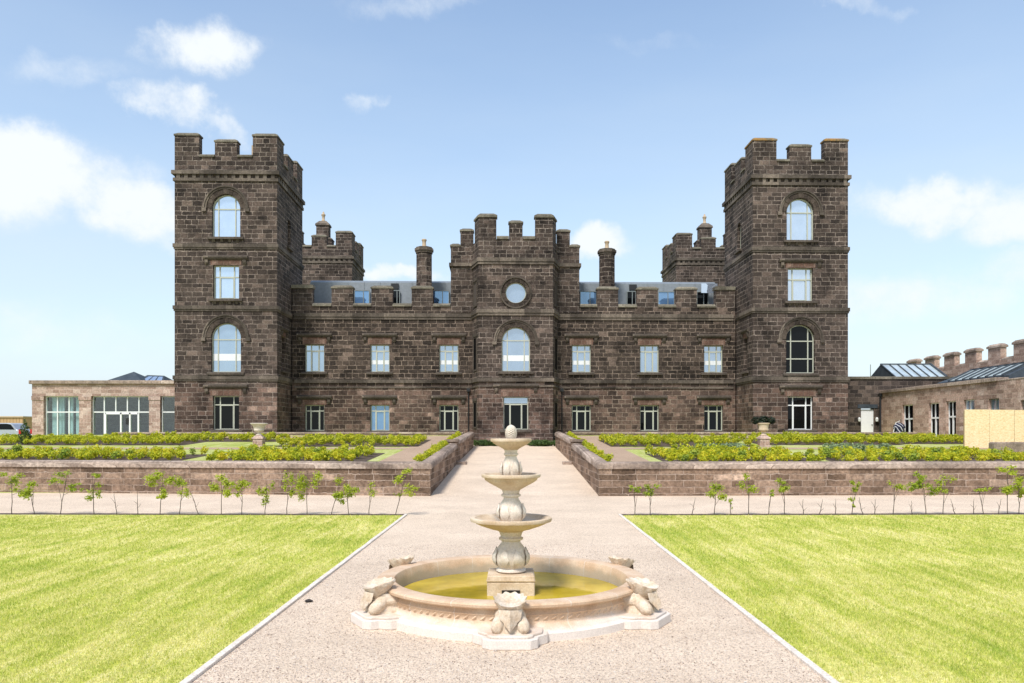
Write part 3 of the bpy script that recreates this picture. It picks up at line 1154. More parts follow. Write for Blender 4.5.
for s in (-1, 1):
    m_ = MB()
    q = [(s * 1.34, BY), (s * 2.55, BY), (s * 2.86, BY + 1.1), (s * 2.3, BY + 1.2), (s * 2.2, BY + .5), (s * 1.34, BY + .5)]
    q2 = [(s * 1.27, BY - .07), (s * 2.61, BY - .07), (s * 2.94, BY + 1.17), (s * 2.23, BY + 1.27), (s * 2.13, BY + .57), (s * 1.27, BY + .57)]
    q3 = [(s * 1.5, BY + .1), (s * 2.45, BY + .1), (s * 2.75, BY + 1.0), (s * 2.4, BY + 1.05), (s * 2.3, BY + .4), (s * 1.5, BY + .4)]
    if s < 0:
        q, q2, q3 = q[::-1], q2[::-1], q3[::-1]
    m_.prism(q, 15.52, 17.02)
    m_.prism(q2, 17.02, 17.16, 1)
    n = 6
    m_.add([(x, y, 17.16) for x, y in q2] + [(x, y, 17.31) for x, y in q3],
           [tuple(range(n - 1, -1, -1)), tuple(range(n, 2 * n))] + [(i, (i + 1) % n, n + (i + 1) % n, n + i) for i in range(n)], 1)
    m_.build('merlon', [M_STONE_UP, M_COPE], bay)
    # narrow closed lights on the canted faces
    for (z, hh) in ((11.0, 1.75), (6.5, 2.4), (2.5, 1.9)):
        L0, L1 = Vector((s * 2.55, BY, 0)), Vector((s * 3.06, 3.5, 0))
        mid = (L0 + L1) / 2
        ang = math.atan2((L1 - L0).y, (L1 - L0).x) if s > 0 else math.atan2((L0 - L1).y, (L0 - L1).x)
        o = MB()
        w2 = .34
        o.slab(rect_pts(.9, hh), [rect_pts(.9, hh, inset=.12)], .08)
        o.box(-.5, .5, -.04, .1, hh - .01, hh + .2)
        ob = o.build('window', M_TRIM, castle, (mid.x, mid.y, z), (0, 0, ang))
        ob.location = (mid.x + math.sin(ang) * .05, mid.y - math.cos(ang) * .05, z)
        MB().box(-.34, .34, .028, .044, .11, hh - .11).build('pane', M_DARK if z < 10 else M_BLIND, ob)

put_window('bay_arch', lambda: add_arch_hood(make_window(1.95, 3.06, 'arch', M_MID, (.2, .8), (.70,), band=(.24, .37)), 1.95, 3.06), 0, 6.42, BY)
put_window('bay_door', lambda: add_lintel(make_window(1.72, 2.27, 'rect', M_DARK, (.26, .74), (.78,), sill=True, corbels=False), 1.72, 2.27, 3.1, .68), 0, 2.40, BY)
tr = MB().box(-.8, .8, .215, .235, 1.83, 2.2)
tr.build('transom_pane', M_MID, [o for o in castle.children if o.name.startswith('window')][-1])
ro = put_window('bay_round', lambda: make_window(1.44, 1.44, 'round', M_MID, (), (), sill=False, fr=.06), 0, 11.13, BY)
rg = MB()
n = 14
for k in range(n):
    a0, a1 = 2 * math.pi * k / n + .008, 2 * math.pi * (k + 1) / n - .008
    pl = [(.99 * math.cos(a0 + (a1 - a0) * t / 3), .72 + .99 * math.sin(a0 + (a1 - a0) * t / 3)) for t in range(4)]
    pl += [(.73 * math.cos(a1 + (a0 - a1) * t / 3), .72 + .73 * math.sin(a1 + (a0 - a1) * t / 3)) for t in range(4)]
    rg.extr(pl, -.05, .05, 'y')
rg.build('ring_mould', M_ARCH, ro)
rg = MB().slab(circ_pts(1.10, z0=.72), [circ_pts(1.0, z0=.72)], .17, Matrix.Translation((0, -.12, 0)))
rg.build('hood_mould', M_TRIM, ro)
# rain pipes either side of the bay
for s in (-1, 1):
    d = MB().tube([(s * 3.32, 3.43, 1.0), (s * 3.32, 3.43, 5.3)], .04, 8)
    d.box(s * 3.32 - .12, s * 3.32 + .12, 3.3, 3.48, 5.12, 5.34)
    d.build('downpipe', M_BLACK, castle)

# ------------------------------------------------------------------ terrain
G0, GS = 1.0, .0445


def terr(d):
    return min(2.05, max(G0 + GS * (d - 27.4), .9))


def path_z(d):
    return 0 if d < 27.4 else min(.051 * (d - 27.4), 1.36)


def sheet(name, grid, mat, kind='structure', label=None):
    """grid: rows of points"""
    b = MB()
    nr, nc = len(grid), len(grid[0])
    vs_ = [p for row in grid for p in row]
    fs = [(r * nc + c, r * nc + c + 1, (r + 1) * nc + c + 1, (r + 1) * nc + c) for r in range(nr - 1) for c in range(nc - 1)]
    b.add(vs_, fs)
    o = b.build(name, mat, recalc=False)
    o['kind'] = kind
    if label:
        o['label'] = label
    return o


def gravel_mat(name, light, mid, dark, s1=95, s2=38):
    m, N, L, b = new_mat(name)
    tc = N.new('ShaderNodeTexCoord')
    v1 = N.new('ShaderNodeTexVoronoi')
    v1.inputs['Scale'].default_value = s1
    L.new(tc.outputs['Object'], v1.inputs['Vector'])
    v2 = N.new('ShaderNodeTexVoronoi')
    v2.inputs['Scale'].default_value = s2
    L.new(tc.outputs['Object'], v2.inputs['Vector'])
    s_ = N.new('ShaderNodeSeparateColor')
    L.new(v1.outputs['Color'], s_.inputs[0])
    s2_ = N.new('ShaderNodeSeparateColor')
    L.new(v2.outputs['Color'], s2_.inputs[0])
    c1 = ramp(N, L, s_.outputs[0], [(0, dark), (.20, mid), (.45, mid), (.6, light), (1, light)]).outputs[0]
    c2 = ramp(N, L, s2_.outputs[0], [(0, dark), (.06, mid), (.45, mid), (.7, light), (1, light)]).outputs[0]
    col = mixc(N, L, .35, c1, c2)
    n = noise(N, L, tc.outputs['Object'], .55, 5, .6)
    col = mixc(N, L, 1.0, col, ramp(N, L, n.outputs['Fac'], [(.3, (.87, .85, .83)), (.7, (1.07, 1.06, 1.05))]).outputs[0], 'MULTIPLY')
    L.new(col, b.inputs['Base Color'])
    b.inputs['Roughness'].default_value = .95
    b.inputs['Specular IOR Level'].default_value = .15
    bp = N.new('ShaderNodeBump')
    bp.inputs['Strength'].default_value = .7
    bp.inputs['Distance'].default_value = .012
    L.new(mth(N, L, 'MULTIPLY', mth(N, L, 'ADD', v1.outputs['Distance'], v2.outputs['Distance']), -1.0), bp.inputs['Height'])
    L.new(bp.outputs[0], b.inputs['Normal'])
    return m


M_GRAVEL = gravel_mat('pink_gravel', (.83, .69, .545), (.65, .52, .40), (.20, .13, .09))
M_BPATH = gravel_mat('tan_gravel', (.50, .37, .27), (.42, .30, .215), (.24, .16, .11))
M_SOIL = speck_mat('brown_soil', [(.3, (.06, .042, .03)), (.7, (.15, .11, .085))], 6, .95, .6, .03, 60, .8)


def lawn_mat(name, dry, fresh, lush, stripes=True):
    m, N, L, b = new_mat(name)
    tc = N.new('ShaderNodeTexCoord')
    mp = N.new('ShaderNodeMapping')
    mp.inputs['Rotation'].default_value = (0, 0, R(-2))
    mp.inputs['Scale'].default_value = (3.4, .30, 1)
    L.new(tc.outputs['Object'], mp.inputs['Vector'])
    n1 = noise(N, L, mp.outputs[0], 1.1, 7, .68)
    n2 = noise(N, L, tc.outputs['Object'], .45, 4, .6)
    n3 = noise(N, L, tc.outputs['Object'], 26, 4, .7)
    v = mth(N, L, 'ADD', mth(N, L, 'MULTIPLY', n1.outputs['Fac'], .62), mth(N, L, 'MULTIPLY', n2.outputs['Fac'], .38))
    col = ramp(N, L, v, [(.36, lush), (.47, fresh), (.6, dry)]).outputs[0]
    col = mixc(N, L, 1.0, col, ramp(N, L, n3.outputs['Fac'], [(.32, .58), (.68, 1.3)]).outputs[0], 'MULTIPLY')
    L.new(col, b.inputs['Base Color'])
    b.inputs['Roughness'].default_value = .9
    b.inputs['Specular IOR Level'].default_value = .1
    bp = N.new('ShaderNodeBump')
    bp.inputs['Strength'].default_value = .6
    bp.inputs['Distance'].default_value = .03
    L.new(n3.outputs['Fac'], bp.inputs['Height'])
    L.new(bp.outputs[0], b.inputs['Normal'])
    return m


DRY, FRESH, LUSH = (.74, .68, .30), (.54, .55, .105), (.34, .43, .065)
M_LAWN = lawn_mat('mown_lawn', DRY, FRESH, LUSH)
M_GLAWN = lawn_mat('garden_grass', (.52, .52, .24), (.40, .43, .12), (.28, .35, .07))

# the ground sheet to the horizon
rows = []
for y in (-60, 0, 20, 27.4, 40, 52, 60, 120, 500, 3500):
    z = -.03 if y < 33 else min(path_z(y) - .4, 1.3)
    if y >= 60:
        z = 1.30
    rows.append([(x, y, z) for x in (-3500, -400, -80, -3.2, 3.2, 80, 400, 3500)])
sheet('ground', rows, M_GLAWN)
# gravel: the wide walk, the cross walk and the rising path between the garden walls
rows = [[(-45, -8, 0), (-3.0, -8, 0), (3.0, -8, 0), (45, -8, 0)], [(-45, 20, 0), (-3.0, 20, 0), (3.0, 20, 0), (45, 20, 0)], [(-45, 32.4, 0), (-3.0, 27.8, 0), (3.0, 27.8, 0), (45, 29.5, 0)]]
sheet('gravel_walk', rows, M_GRAVEL)
rows = []
for y in (27.4, 33, 40, 46, 53.9):
    rows.append([(x, y, path_z(y) + .004) for x in (-3.05, -1.5, 0, 1.5, 3.05)])
sheet('garden_path', rows, M_GRAVEL)

# lawns
KXS = {-1: 2.93, 1: 2.84}
KX = 2.93
for s in (-1, 1):
    fa = 20.86
    KX = KXS[s]
    pts = []
    for y in (-4, 4, 8, 12, 16, 20, fa):
        row = []
        for x in (KX + .045, 6, 10, 16, 24, 40):
            yy = y if y < fa else fa + .020 * (x - KX)
            row.append((s * x, yy, .018))
        pts.append(row if s > 0 else row[::-1])
    sheet('lawn', pts, M_LAWN)
    # bare soil strip the young hedge grows in
    rr = [[(s * (KX + .05), fa, .012), (s * 40, fa + .74, .012)], [(s * (KX + .05), fa + .42, .012), (s * 40, fa + .74 + .5, .012)]]
    if s < 0:
        rr = [r[::-1] for r in rr]
    sheet('soil_strip', rr, M_SOIL)
    # pale stone kerb, laid in lengths
    k = MB()
    y = -4.0
    while y < fa:
        y2 = min(y + .9, fa + .3)
        a, c = sorted((s * (KX - .03), s * (KX + .045)))
        dz = rnd.uniform(-.004, .004)
        k.box(a, c, y + .006, y2 - .006, -.02, .030 + dz)
        y += .9
    o = k.build('kerb', speck_mat('pale_kerb_stone', [(.3, (.64, .56, .48)), (.7, (.78, .71, .63))], 5, .9), bevel=.004)
    o['kind'] = 'structure'

# raised garden terraces either side of the path
for s in (-1, 1):
    rows = []
    for y in (27.75, 30, 33, 36, 40, 44, 48, 51.0, 56, 60, 130):
        row = []
        for x in (3.3, 6, 12, 20, 30, 34, 60):
            yy = y
            if y == 27.75:
                yy = 27.75 + (x - 3.3) * (.085 if s < 0 else .035)
            row.append((s * x, yy, 1.42 if (s < 0 and x > 33 and y > 55) else terr(y)))
        rows.append(row if s > 0 else row[::-1])
    sheet('garden_terrace', rows, M_GLAWN)
    # tan gravel walks in the garden
    def strip(name, cells, mat, lift):
        """cells: list of (xa, xb, ya, yb)"""
        b = MB()
        for (xa, xb, ya, yb) in cells:
            n = 6
            for i in range(n):
                u0, u1 = ya + (yb - ya) * i / n, ya + (yb - ya) * (i + 1) / n
                b.add([(xa, u0, terr(u0) + lift), (xb, u0, terr(u0) + lift), (xb, u1, terr(u1) + lift), (xa, u1, terr(u1) + lift)], [(0, 1, 2, 3)])
        o = b.build(name, mat, recalc=False)
        o['kind'] = 'structure'
        return o
    def sx(a, c):
        return tuple(sorted((s * a, s * c)))
    strip('tan_path', [sx(3.75, 5.2) + (28.2, 49.5), sx(5.2, 26) + (37.0, 38.2), sx(5.2, 26) + (47.0, 49.4)], M_BPATH, .008)

# ------------------------------------------------------------------ garden walls
def sweep(b, pts, prof, m=0):
    """pts: (x, y, z, scale_h) ; prof: closed (offset, height) polygon; mitred"""
    n = len(pts)
    line = [(p[0], p[1]) for p in pts]
    rings = []
    offs = sorted(set(o for o, h in prof))
    table = {o: offset_poly(line, o) for o in offs}
    for i in range(n):
        ring = []
        for (o, h) in prof:
            x, y = table[o][i]
            z = pts[i][2] + (h(pts[i]) if callable(h) else h)
            ring.append((x, y, z))
        rings.append(ring)
    k = len(prof)
    vs_ = [p for r in rings for p in r]
    fs = []
    for i in range(n - 1):
        for j in range(k):
            fs.append((i * k + j, i * k + (j + 1) % k, (i + 1) * k + (j + 1) % k, (i + 1) * k + j))
    fs.append(tuple(range(k)))
    fs.append(tuple(range((n - 1) * k + k - 1, (n - 1) * k - 1, -1)))
    b.add(vs_, fs, m)


def garden_wall(s):
    side = 'left' if s < 0 else 'right'
    t = thing('garden_wall', f'low pinkish brown stone retaining wall with rounded coping, to the {side} of the central gravel path', 'wall', (s * 2.96, 27.4, 0), group='garden retaining walls')
    loc = Vector((s * 2.96, 27.4, 0))
    far = Vector((-27, 30.0)) if s < 0 else Vector((28, 28.35))
    # offsets are to the outside (path side)
    if s < 0:
        front = [(far.x, far.y), (-2.96, 27.4)]
    else:
        front = [(2.96, 27.4), (far.x, far.y)]
    H = .95

    def run(points, zb, zt, name_body=True):
        """points (x,y), bottoms and coping undersides per point"""
        w = .42
        b = MB()
        pp = [(p[0] - loc.x, p[1] - loc.y, 0, z0, z1) for p, z0, z1 in zip(points, zb, zt)]
        sweep(b, pp, [(0.0, lambda q: q[3] - .25), (0.0, lambda q: q[4]), (-w, lambda q: q[4]), (-w, lambda q: q[3] - .25)])
        b.build('wall_body', M_GWALL, t)
        c = MB()
        arc = []
        m_ = 7
        for i in range(m_ + 1):
            a = math.pi * i / m_
            arc.append((-w / 2 + (w / 2 + .05) * math.cos(a), .13 + .125 * math.sin(a)))
        prof = [(.05, .002)] + arc + [(-w - .05, .002)]
        hh = [(o, (lambda q, dz=dz: q[4] + dz)) for o, dz in prof]
        sweep(c, pp, hh)
        c.build('coping', M_GCOPE, t, smooth=True)
    # front and inner near run as one mitred line, then the upper run
    near = [(s * 2.96, 27.4), (s * 2.93, 39.55)]
    if s < 0:
        line = [(far.x, far.y), near[0], near[1]]
        run(line, [0, 0, .6], [H, H, 1.43])
        run([(-2.93, 39.95), (-2.72, 51.8)], [.62, 1.24], [1.60, 2.02])
    else:
        line = [near[1], near[0], (far.x, far.y)]
        run(line, [.6, 0, 0], [1.43, H, H])
        run([(2.72, 51.8), (2.93, 39.95)], [1.24, .62], [2.02, 1.60])
    pb = MB()
    a, c = sorted((s * 2.88 - loc.x, s * 3.5 - loc.x))
    pb.box(a, c, 39.5 - 27.4, 40.0 - 27.4, .4, 1.74)
    pb.box(a - .05, c + .05, 39.45 - 27.4, 40.05 - 27.4, 1.742, 1.88, 1)
    pb.build('pier', [M_GWALL, M_GCOPE], t, bevel=.015)
    sb = MB()
    a, c = sorted((s * 2.88 - loc.x, s * 2.42 - loc.x))
    sb.box(a, c, 39.2 - 27.4, 39.75 - 27.4, .45, .76)
    sb.build('step_stone', M_GCOPE, t, bevel=.02)
    return t


garden_wall(-1)
garden_wall(1)
# low ledge wall along the back of each garden
for s in (-1, 1):
    side = 'left' if s < 0 else 'right'
    b = MB()
    a, c = sorted((s * 3.3, s * 26.0))
    o = bpy.data.objects.new('terrace_wall', None)
    C.objects.link(o)
    o.location = (s * 3.3, 50.4, 2.0)
    tag(o, f'very low pale stone ledge wall at the foot of the castle, behind the {side} hand beds', 'wall', 'low ledge walls below the castle')
    b.box(a - s * 3.3, c - s * 3.3, 0, .35, -.5, .13)
    b.build('wall_body', M_GWALL, o)
    b = MB()
    b.box(a - s * 3.3, c - s * 3.3, -.05, .4, .132, .24)
    b.build('coping', M_GCOPE, o, bevel=.015)

# ------------------------------------------------------------------ garden pavilion on the left
def pavilion():
    D = 52.6
    t = thing('pavilion', 'single storey pinkish sandstone pavilion with tall glazed bays, left of the castle', 'building', (-32.55, D, 0))
    k = D / F

    def X(px):
        return (px - HX) * k + 32.55

    def Z(py):
        return EYE + (HY - py) * k
    zb, zg, zt = 1.6, Z(396), Z(384)
    x1 = X(175)
    b = MB()
    for (a, c) in ((32, 43.5), (79, 91), (149, 160)):
        b.box(X(a), X(c), 0, .6, zb, zg)
        b.box(X(a) - .03, X(c) + .03, -.04, .6, zg - .28, zg - .002)
    b.box(X(32), x1, 0, .6, zg, zt)
    b.box(X(32), X(32) + .5, .6, 8.0, zb, zt)
    b.build('wall', M_PAV, t)
    c = MB()
    c.box(X(32) - .14, x1, -.16, 8.1, zt, zt + .24)
    c.build('cornice', M_GCOPE, t, bevel=.02)
    iw = MB()
    iw.box(X(32) + .5, x1, 7.0, 7.4, zb, zt - .05)
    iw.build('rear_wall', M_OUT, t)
    fl = MB().box(X(32) + .5, x1, .6, 7.0, 1.7, 1.98)
    fl.build('floor', plain('grey_floor', (.3, .29, .27), .5), t)
    # pale columns and curtains inside the left bay
    cu = MB()
    for px in (50, 57, 66, 74):
        cu.box(X(px) - .17, X(px) + .17, .55, .68, 1.98, zg - .02)
    cu.build('curtain', plain('pale_curtain', (.72, .75, .76), .8), t)
    g = clear_glass('pavilion_glass', .10, (.78, .88, .88))
    for (a, c, cols, door) in ((44, 79, 3, False), (91, 149, 5, True), (160.5, 174.5, 1, False)):
        f = MB()
        xa, xc = X(a), X(c)
        ztr = Z(412)
        f.box(xa, xa + .07, .2, .32, 1.95, zg)
        f.box(xc - .07, xc, .2, .32, 1.95, zg)
        f.box(xa + .07, xc - .07, .2, .32, zg - .07, zg - .003)
        f.box(xa + .07, xc - .07, .2, .32, 1.95, 2.03)
        f.box(xa + .07, xc - .07, .19, .33, ztr - .04, ztr + .04)
        for i in range(1, cols):
            x = xa + (xc - xa) * i / cols
            f.box(x - .035, x + .035, .205, .315, ztr + .04, zg - .07)
            if not door or i in (1, 4):
                f.box(x - .035, x + .035, .205, .315, 2.03, ztr - .04)
        o = f.build('window', M_WFRAME, t)
        MB().box(xa + .02, xc - .02, .25, .27, 2.0, zg - .02).build('pane', g, o)
        if door:
            d = MB()
            for px in (104, 119.5, 128.5, 137):
                d.box(X(px) - .05, X(px) + .05, .17, .34, 1.97, ztr - .05)
            d.box(X(104), X(137), .17, .34, ztr - .15, ztr - .05)
            do = d.build('door', M_WHITE, t)
            MB().box(X(126) - .08, X(126) + .08, .12, .17, 2.75, 3.2).build('handle', M_BLACK, do)
    # slate roof lantern
    D2 = (D + 4) / F
    xa, xb, xm = (112 - HX) * D2 + 32.55, (153 - HX) * D2 + 32.55, (132.5 - HX) * D2 + 32.55
    za = zt + .25
    zp = EYE + (HY - 371.5) * D2
    r = MB()
    r.add([(xa, 2.4, za), (xb, 2.4, za), (xb, 6.4, za), (xa, 6.4, za), (xm, 4.2, zp)], [(0, 1, 4), (1, 2, 4), (2, 3, 4), (3, 0, 4), (0, 3, 2, 1)])
    ro = r.build('roof', M_SLATE, t)
    r = MB()
    xc, xd = (141 - HX) * D2 + 32.55, (168 - HX) * D2 + 32.55
    zq = EYE + (HY - 374) * D2
    r.add([(xc - .4, 3.2, za), (xd, 3.2, za), (xd, 6.8, za), (xc - .4, 6.8, za), (xc, 5.0, zq), ((158 - HX) * D2 + 32.55, 5.0, zq - .05)],
          [(0, 1, 5, 4), (1, 2, 5), (2, 3, 4, 5), (3, 0, 4), (0, 3, 2, 1)])
    r.build('roof', M_SLATE, t)
    gl = MB()
    for i in range(3):
        u0 = .25 + .25 * i
        A = Vector((xc - .4, 3.2, za)).lerp(Vector((xd, 3.2, za)), u0)
        B = Vector((xc - .4, 3.2, za)).lerp(Vector((xd, 3.2, za)), u0 + .2)
        T0 = Vector((xc, 5.0, zq)).lerp(Vector(((158 - HX) * D2 + 32.55, 5.0, zq - .05)), u0)
        T1 = Vector((xc, 5.0, zq)).lerp(Vector(((158 - HX) * D2 + 32.55, 5.0, zq - .05)), min(1, u0 + .2))
        off = Vector((0, -.03, .03))
        q = [A.lerp(T0, .15) + off, B.lerp(T1, .15) + off, B.lerp(T1, .8) + off, A.lerp(T0, .8) + off]
        gl.add(q + [p - off * .9 for p in q], [(0, 1, 2, 3), (4, 7, 6, 5), (0, 4, 5, 1), (1, 5, 6, 2), (2, 6, 7, 3), (3, 7, 4, 0)])
    gl.build('rooflight', M_BRIGHT, t)


pavilion()

# ------------------------------------------------------------------ right hand wall and outbuilding
def link_wall():
    t = thing('boundary_wall', 'sooty stone wall joining the right tower to the outbuilding, with a white door in it', 'wall', (24.5, 57.0, 2.0))
    b = MB()
    x0, x1 = 21.6 - 24.5, 34.0 - 24.5
    xd0, xd1 = 25.32 - 24.5, 26.27 - 24.5
    b.slab([(x0, -1), (x1, -1), (x1, 4.1), (x0, 4.1)], [[(xd0, -.35), (xd1, -.35), (xd1, 1.98), (xd0, 1.98)]], .5)
    b.box(x0, x0 + .75, -.12, -.002, -1, 4.05)
    b.build('wall_body', M_LINK, t)
    c = MB().box(x0, x1, -.1, .6, 4.1, 4.3)
    c.build('coping', M_COPE, t, bevel=.02)
    d = MB()
    d.box(xd0 + .01, xd1 - .01, .08, .14, -.35, 1.9)
    for i in range(1, 5):
        x = xd0 + (xd1 - xd0) * i / 5
        d.box(x - .008, x + .008, .072, .082, -.3, 1.85)
    do = d.build('door', M_WHITE, t)
    MB().box(xd1 - .16, xd1 - .06, .03, .078, .75, .79).build('handle', M_BLACK, do)
    l = MB().box(xd0 - .25, xd1 + .25, -.06, .05, 1.99, 2.27)
    l.build('lintel', M_SLATE, t)
    for px in (858.5, 876):
        x = (px - HX) * 57 / F - 24.5
        z = EYE + (HY - 420) * 57 / F - 2.0
        lm = MB().lathe([(.04, -.12), (.09, -.1), (.11, .1), (.06, .16), (.02, .2)], 10, (x, -.16, z))
        lm.box(x - .03, x + .03, -.16, .0, z + .16, z + .2)
        lm.build('wall_lamp', M_WFRAME, t)


link_wall()


def outbuilding():
    XO = 26.4
    t = thing('outbuilding', 'long pinkish stone outbuilding with tall narrow glazed doors and two roof lanterns', 'building', (XO, 56.2, 2.0))
    L_ = 22.0      # runs towards the camera: local v = distance along -y
    zt = 3.02
    b = MB()
    ops = []
    for (pa, pb, pt, z0) in ((902, 913, 404.7, -.2), (928.6, 939, 402.8, -.2), (946, 956, 401, -.2), (963.5, 974.5, 399.5, -.2), (988.5, 999, 398.5, 1.4), (1020.5, 1032, 400, 1.1)):
        ya, yb = XO * F / (pb - HX), XO * F / (pa - HX)
        ym = (ya + yb) / 2
        z1 = EYE + (HY - pt) * ym / F - 2.0
        ops.append((ya - 56.2, yb - 56.2, z0, z1))
    # slab local x -> -y direction of world
    Mx = Matrix(((0, 1, 0, 0), (-1, 0, 0, 0), (0, 0, 1, 0), (0, 0, 0, 1)))
    holes = [[(-b_, z0), (-a_, z0), (-a_, z1), (-b_, z1)] for (a_, b_, z0, z1) in ops]
    b.slab([(0, -1), (L_, -1), (L_, zt), (0, zt)], holes, .5, Mx)
    b.box(.5, 9, -.5, -.01, -1, zt)
    b.box(.5, 9, -L_, -L_ + .5, -1, zt)
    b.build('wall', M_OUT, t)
    c = MB()
    c.box(-.12, .6, -13.6, .05, zt, zt + .22)
    c.box(-.02, .6, -L_, -13.62, zt, zt + .08)
    c.build('coping', M_GCOPE, t, bevel=.02)
    MB().box(.6, 9, -L_ + .5, -.5, zt - .5, zt - .3).build('roof', M_LEAD, t)
    for i, (a_, b_, z0, z1) in enumerate(ops):
        f = MB()
        x = .16
        ztr = z1 - .95
        fw = .06
        f.box(x, x + .1, a_, a_ + fw, z0, z1)
        f.box(x, x + .1, b_ - fw, b_, z0, z1)
        f.box(x, x + .1, a_ + fw, b_ - fw, z1 - fw, z1 - .003)
        if i < 4:
            f.box(x - .02, x + .11, a_ + fw, b_ - fw, ztr - .05, ztr + .05)
            ym = a_ + (b_ - a_) * .55
            f.box(x - .015, x + .1, ym - .05, ym + .05, z0, ztr - .05)
            f.box(x - .015, x + .1, a_ + fw, a_ + fw + .1, z0, ztr - .05)
            f.box(x, x + .1, a_ + (b_ - a_) * .6 - .03, a_ + (b_ - a_) * .6 + .03, ztr + .05, z1 - fw)
        else:
            ym = (a_ + b_) / 2
            f.box(x, x + .1, ym - .04, ym + .04, z0, z1 - fw)
            f.box(x, x + .1, a_ + fw, b_ - fw, z0, z0 + fw)
        o = f.build('door' if i < 4 else 'window', M_WHITE if i < 4 else M_GFRAME, t)
        MB().box(x + .05, x + .07, a_ + .02, b_ - .02, z0 + .02, z1 - .02).build('pane', M_DARK if i in (0, 1, 2) else M_MID, o)
    dp = MB().tube([(-.1, .0 - .12, -.6), (-.1, -.12, zt - .1)], .07, 8)
    dp.box(-.22, .02, -.26, .02, zt - .22, zt)
    dp.build('downpipe', M_BLACK, t)

    # roof lanterns: glass slope on the seen side, dark slate gable
    def lantern(c0, c1, ridge0, ridge1, eave_b0, eave_b1, name):
        pass
    ox, oy, oz = XO, 56.2, 2.0

    def lp(px, py, d):
        v = P(px, py, d)
        return Vector((v.x - ox, v.y - oy, v.z - oz))
    # far lantern, ridge across the view
    dA, dB, dR = 57.2, 61.8, 59.5
    xl = (884.5 - HX) * dR / F - ox
    xr = (934.5 - HX) * dR / F - ox
    xfl, xfr = (895 - HX) * dA / F - ox, (946.5 - HX) * dA / F - ox
    xg0 = xfl
    zr = EYE + (HY - 364.8) * dR / F - oz
    ze = EYE + (HY - 377.5) * dA / F - oz
    ya, yb, yr = dA - oy, dB - oy, dR - oy
    g = MB()
    g.add([(xg0, ya, ze), (xfr, ya, ze), (xfr, yb, ze), (xg0, yb, ze), (xg0, yr, zr), (xfr, yr, zr)],
          [(0, 1, 5, 4), (1, 2, 5), (2, 3, 4, 5), (3, 0, 4), (0, 3, 2, 1)])
    g.box(xg0, xfr, ya, yb, ze - 1.2, ze - .002)
    lo = g.build('roof_lantern', M_SLATE, t)
    gl, br = MB(), MB()
    up = Vector((0, -.02, .03))
    for i in range(6):
        u0, u1 = i / 6, (i + 1) / 6
        A, B = Vector((xg0 + (xfr - xg0) * u0, ya, ze)), Vector((xg0 + (xfr - xg0) * u1, ya, ze))
        T0, T1 = Vector((A.x, yr, zr)), Vector((B.x, yr, zr))
        q = [A + up, B + up, T1 + up, T0 + up]
        gl.add(q + [p - up * .8 for p in q], [(0, 1, 2, 3), (4, 7, 6, 5), (0, 4, 5, 1), (1, 5, 6, 2), (2, 6, 7, 3), (3, 7, 4, 0)])
        br.tube([A + up * 2, T0 + up * 2], .05, 4)
    br.tube([Vector((xfr, ya, ze)) + up * 2, Vector((xfr, yr, zr)) + up * 2], .09, 4)
    br.tube([Vector((xg0, yr, zr)) + up, Vector((xfr, yr, zr)) + up], .09, 4)
    gl.build('pane', M_ROOFGL, lo)
    br.build('glazing_bar', M_SLATE, lo)
    # near lantern, ridge along the view
    zr = EYE + (HY - 364.7) * 44.5 / F - oz
    y0, y1 = 42.6 - oy, 49.9 - oy
    xe, xm, xf = 27.0 - ox, 28.55 - ox, 30.1 - ox
    ze = 5.36 - oz
    g = MB()
    g.add([(xe, y0, ze), (xf, y0, ze), (xf, y1, ze), (xe, y1, ze), (xm, y0, zr), (xm, y1 - 1.2, zr)],
          [(0, 1, 4), (1, 2, 5, 4), (2, 3, 5), (3, 0, 4, 5), (0, 3, 2, 1)])
    g.box(xe, xf, y0, y1, ze - .8, ze - .002)
    lo = g.build('roof_lantern', M_SLATE, t)
    gl, br = MB(), MB()
    up = Vector((-.02, 0, .03))
    n = 7
    ys = [y0 + .55 + (y1 - 1.4 - y0 - .55) * i / n for i in range(n + 1)]
    for i in range(n):
        A, B = Vector((xe, ys[i], ze)), Vector((xe, ys[i + 1], ze))
        T0, T1 = Vector((xm, ys[i], zr)), Vector((xm, ys[i + 1], zr))
        q = [A.lerp(T0, .06) + up, B.lerp(T1, .06) + up, T1.lerp(B, .06) + up, T0.lerp(A, .06) + up]
        gl.add(q + [p - up * .8 for p in q], [(0, 1, 2, 3), (4, 7, 6, 5), (0, 4, 5, 1), (1, 5, 6, 2), (2, 6, 7, 3), (3, 7, 4, 0)])
        br.tube([A + up * 2, T0 + up * 2], .06, 4)
    br.tube([Vector((xm, y0, zr)) + up, Vector((xm, y1 - 1.2, zr)) + up], .09, 4)
    br.tube([Vector((xe, ys[-1], ze)) + up * 2, Vector((xm, ys[-1], zr)) + up * 2], .06, 4)
    gl.build('pane', M_ROOFGL, lo)
    br.build('glazing_bar', M_SLATE, lo)


outbuilding()


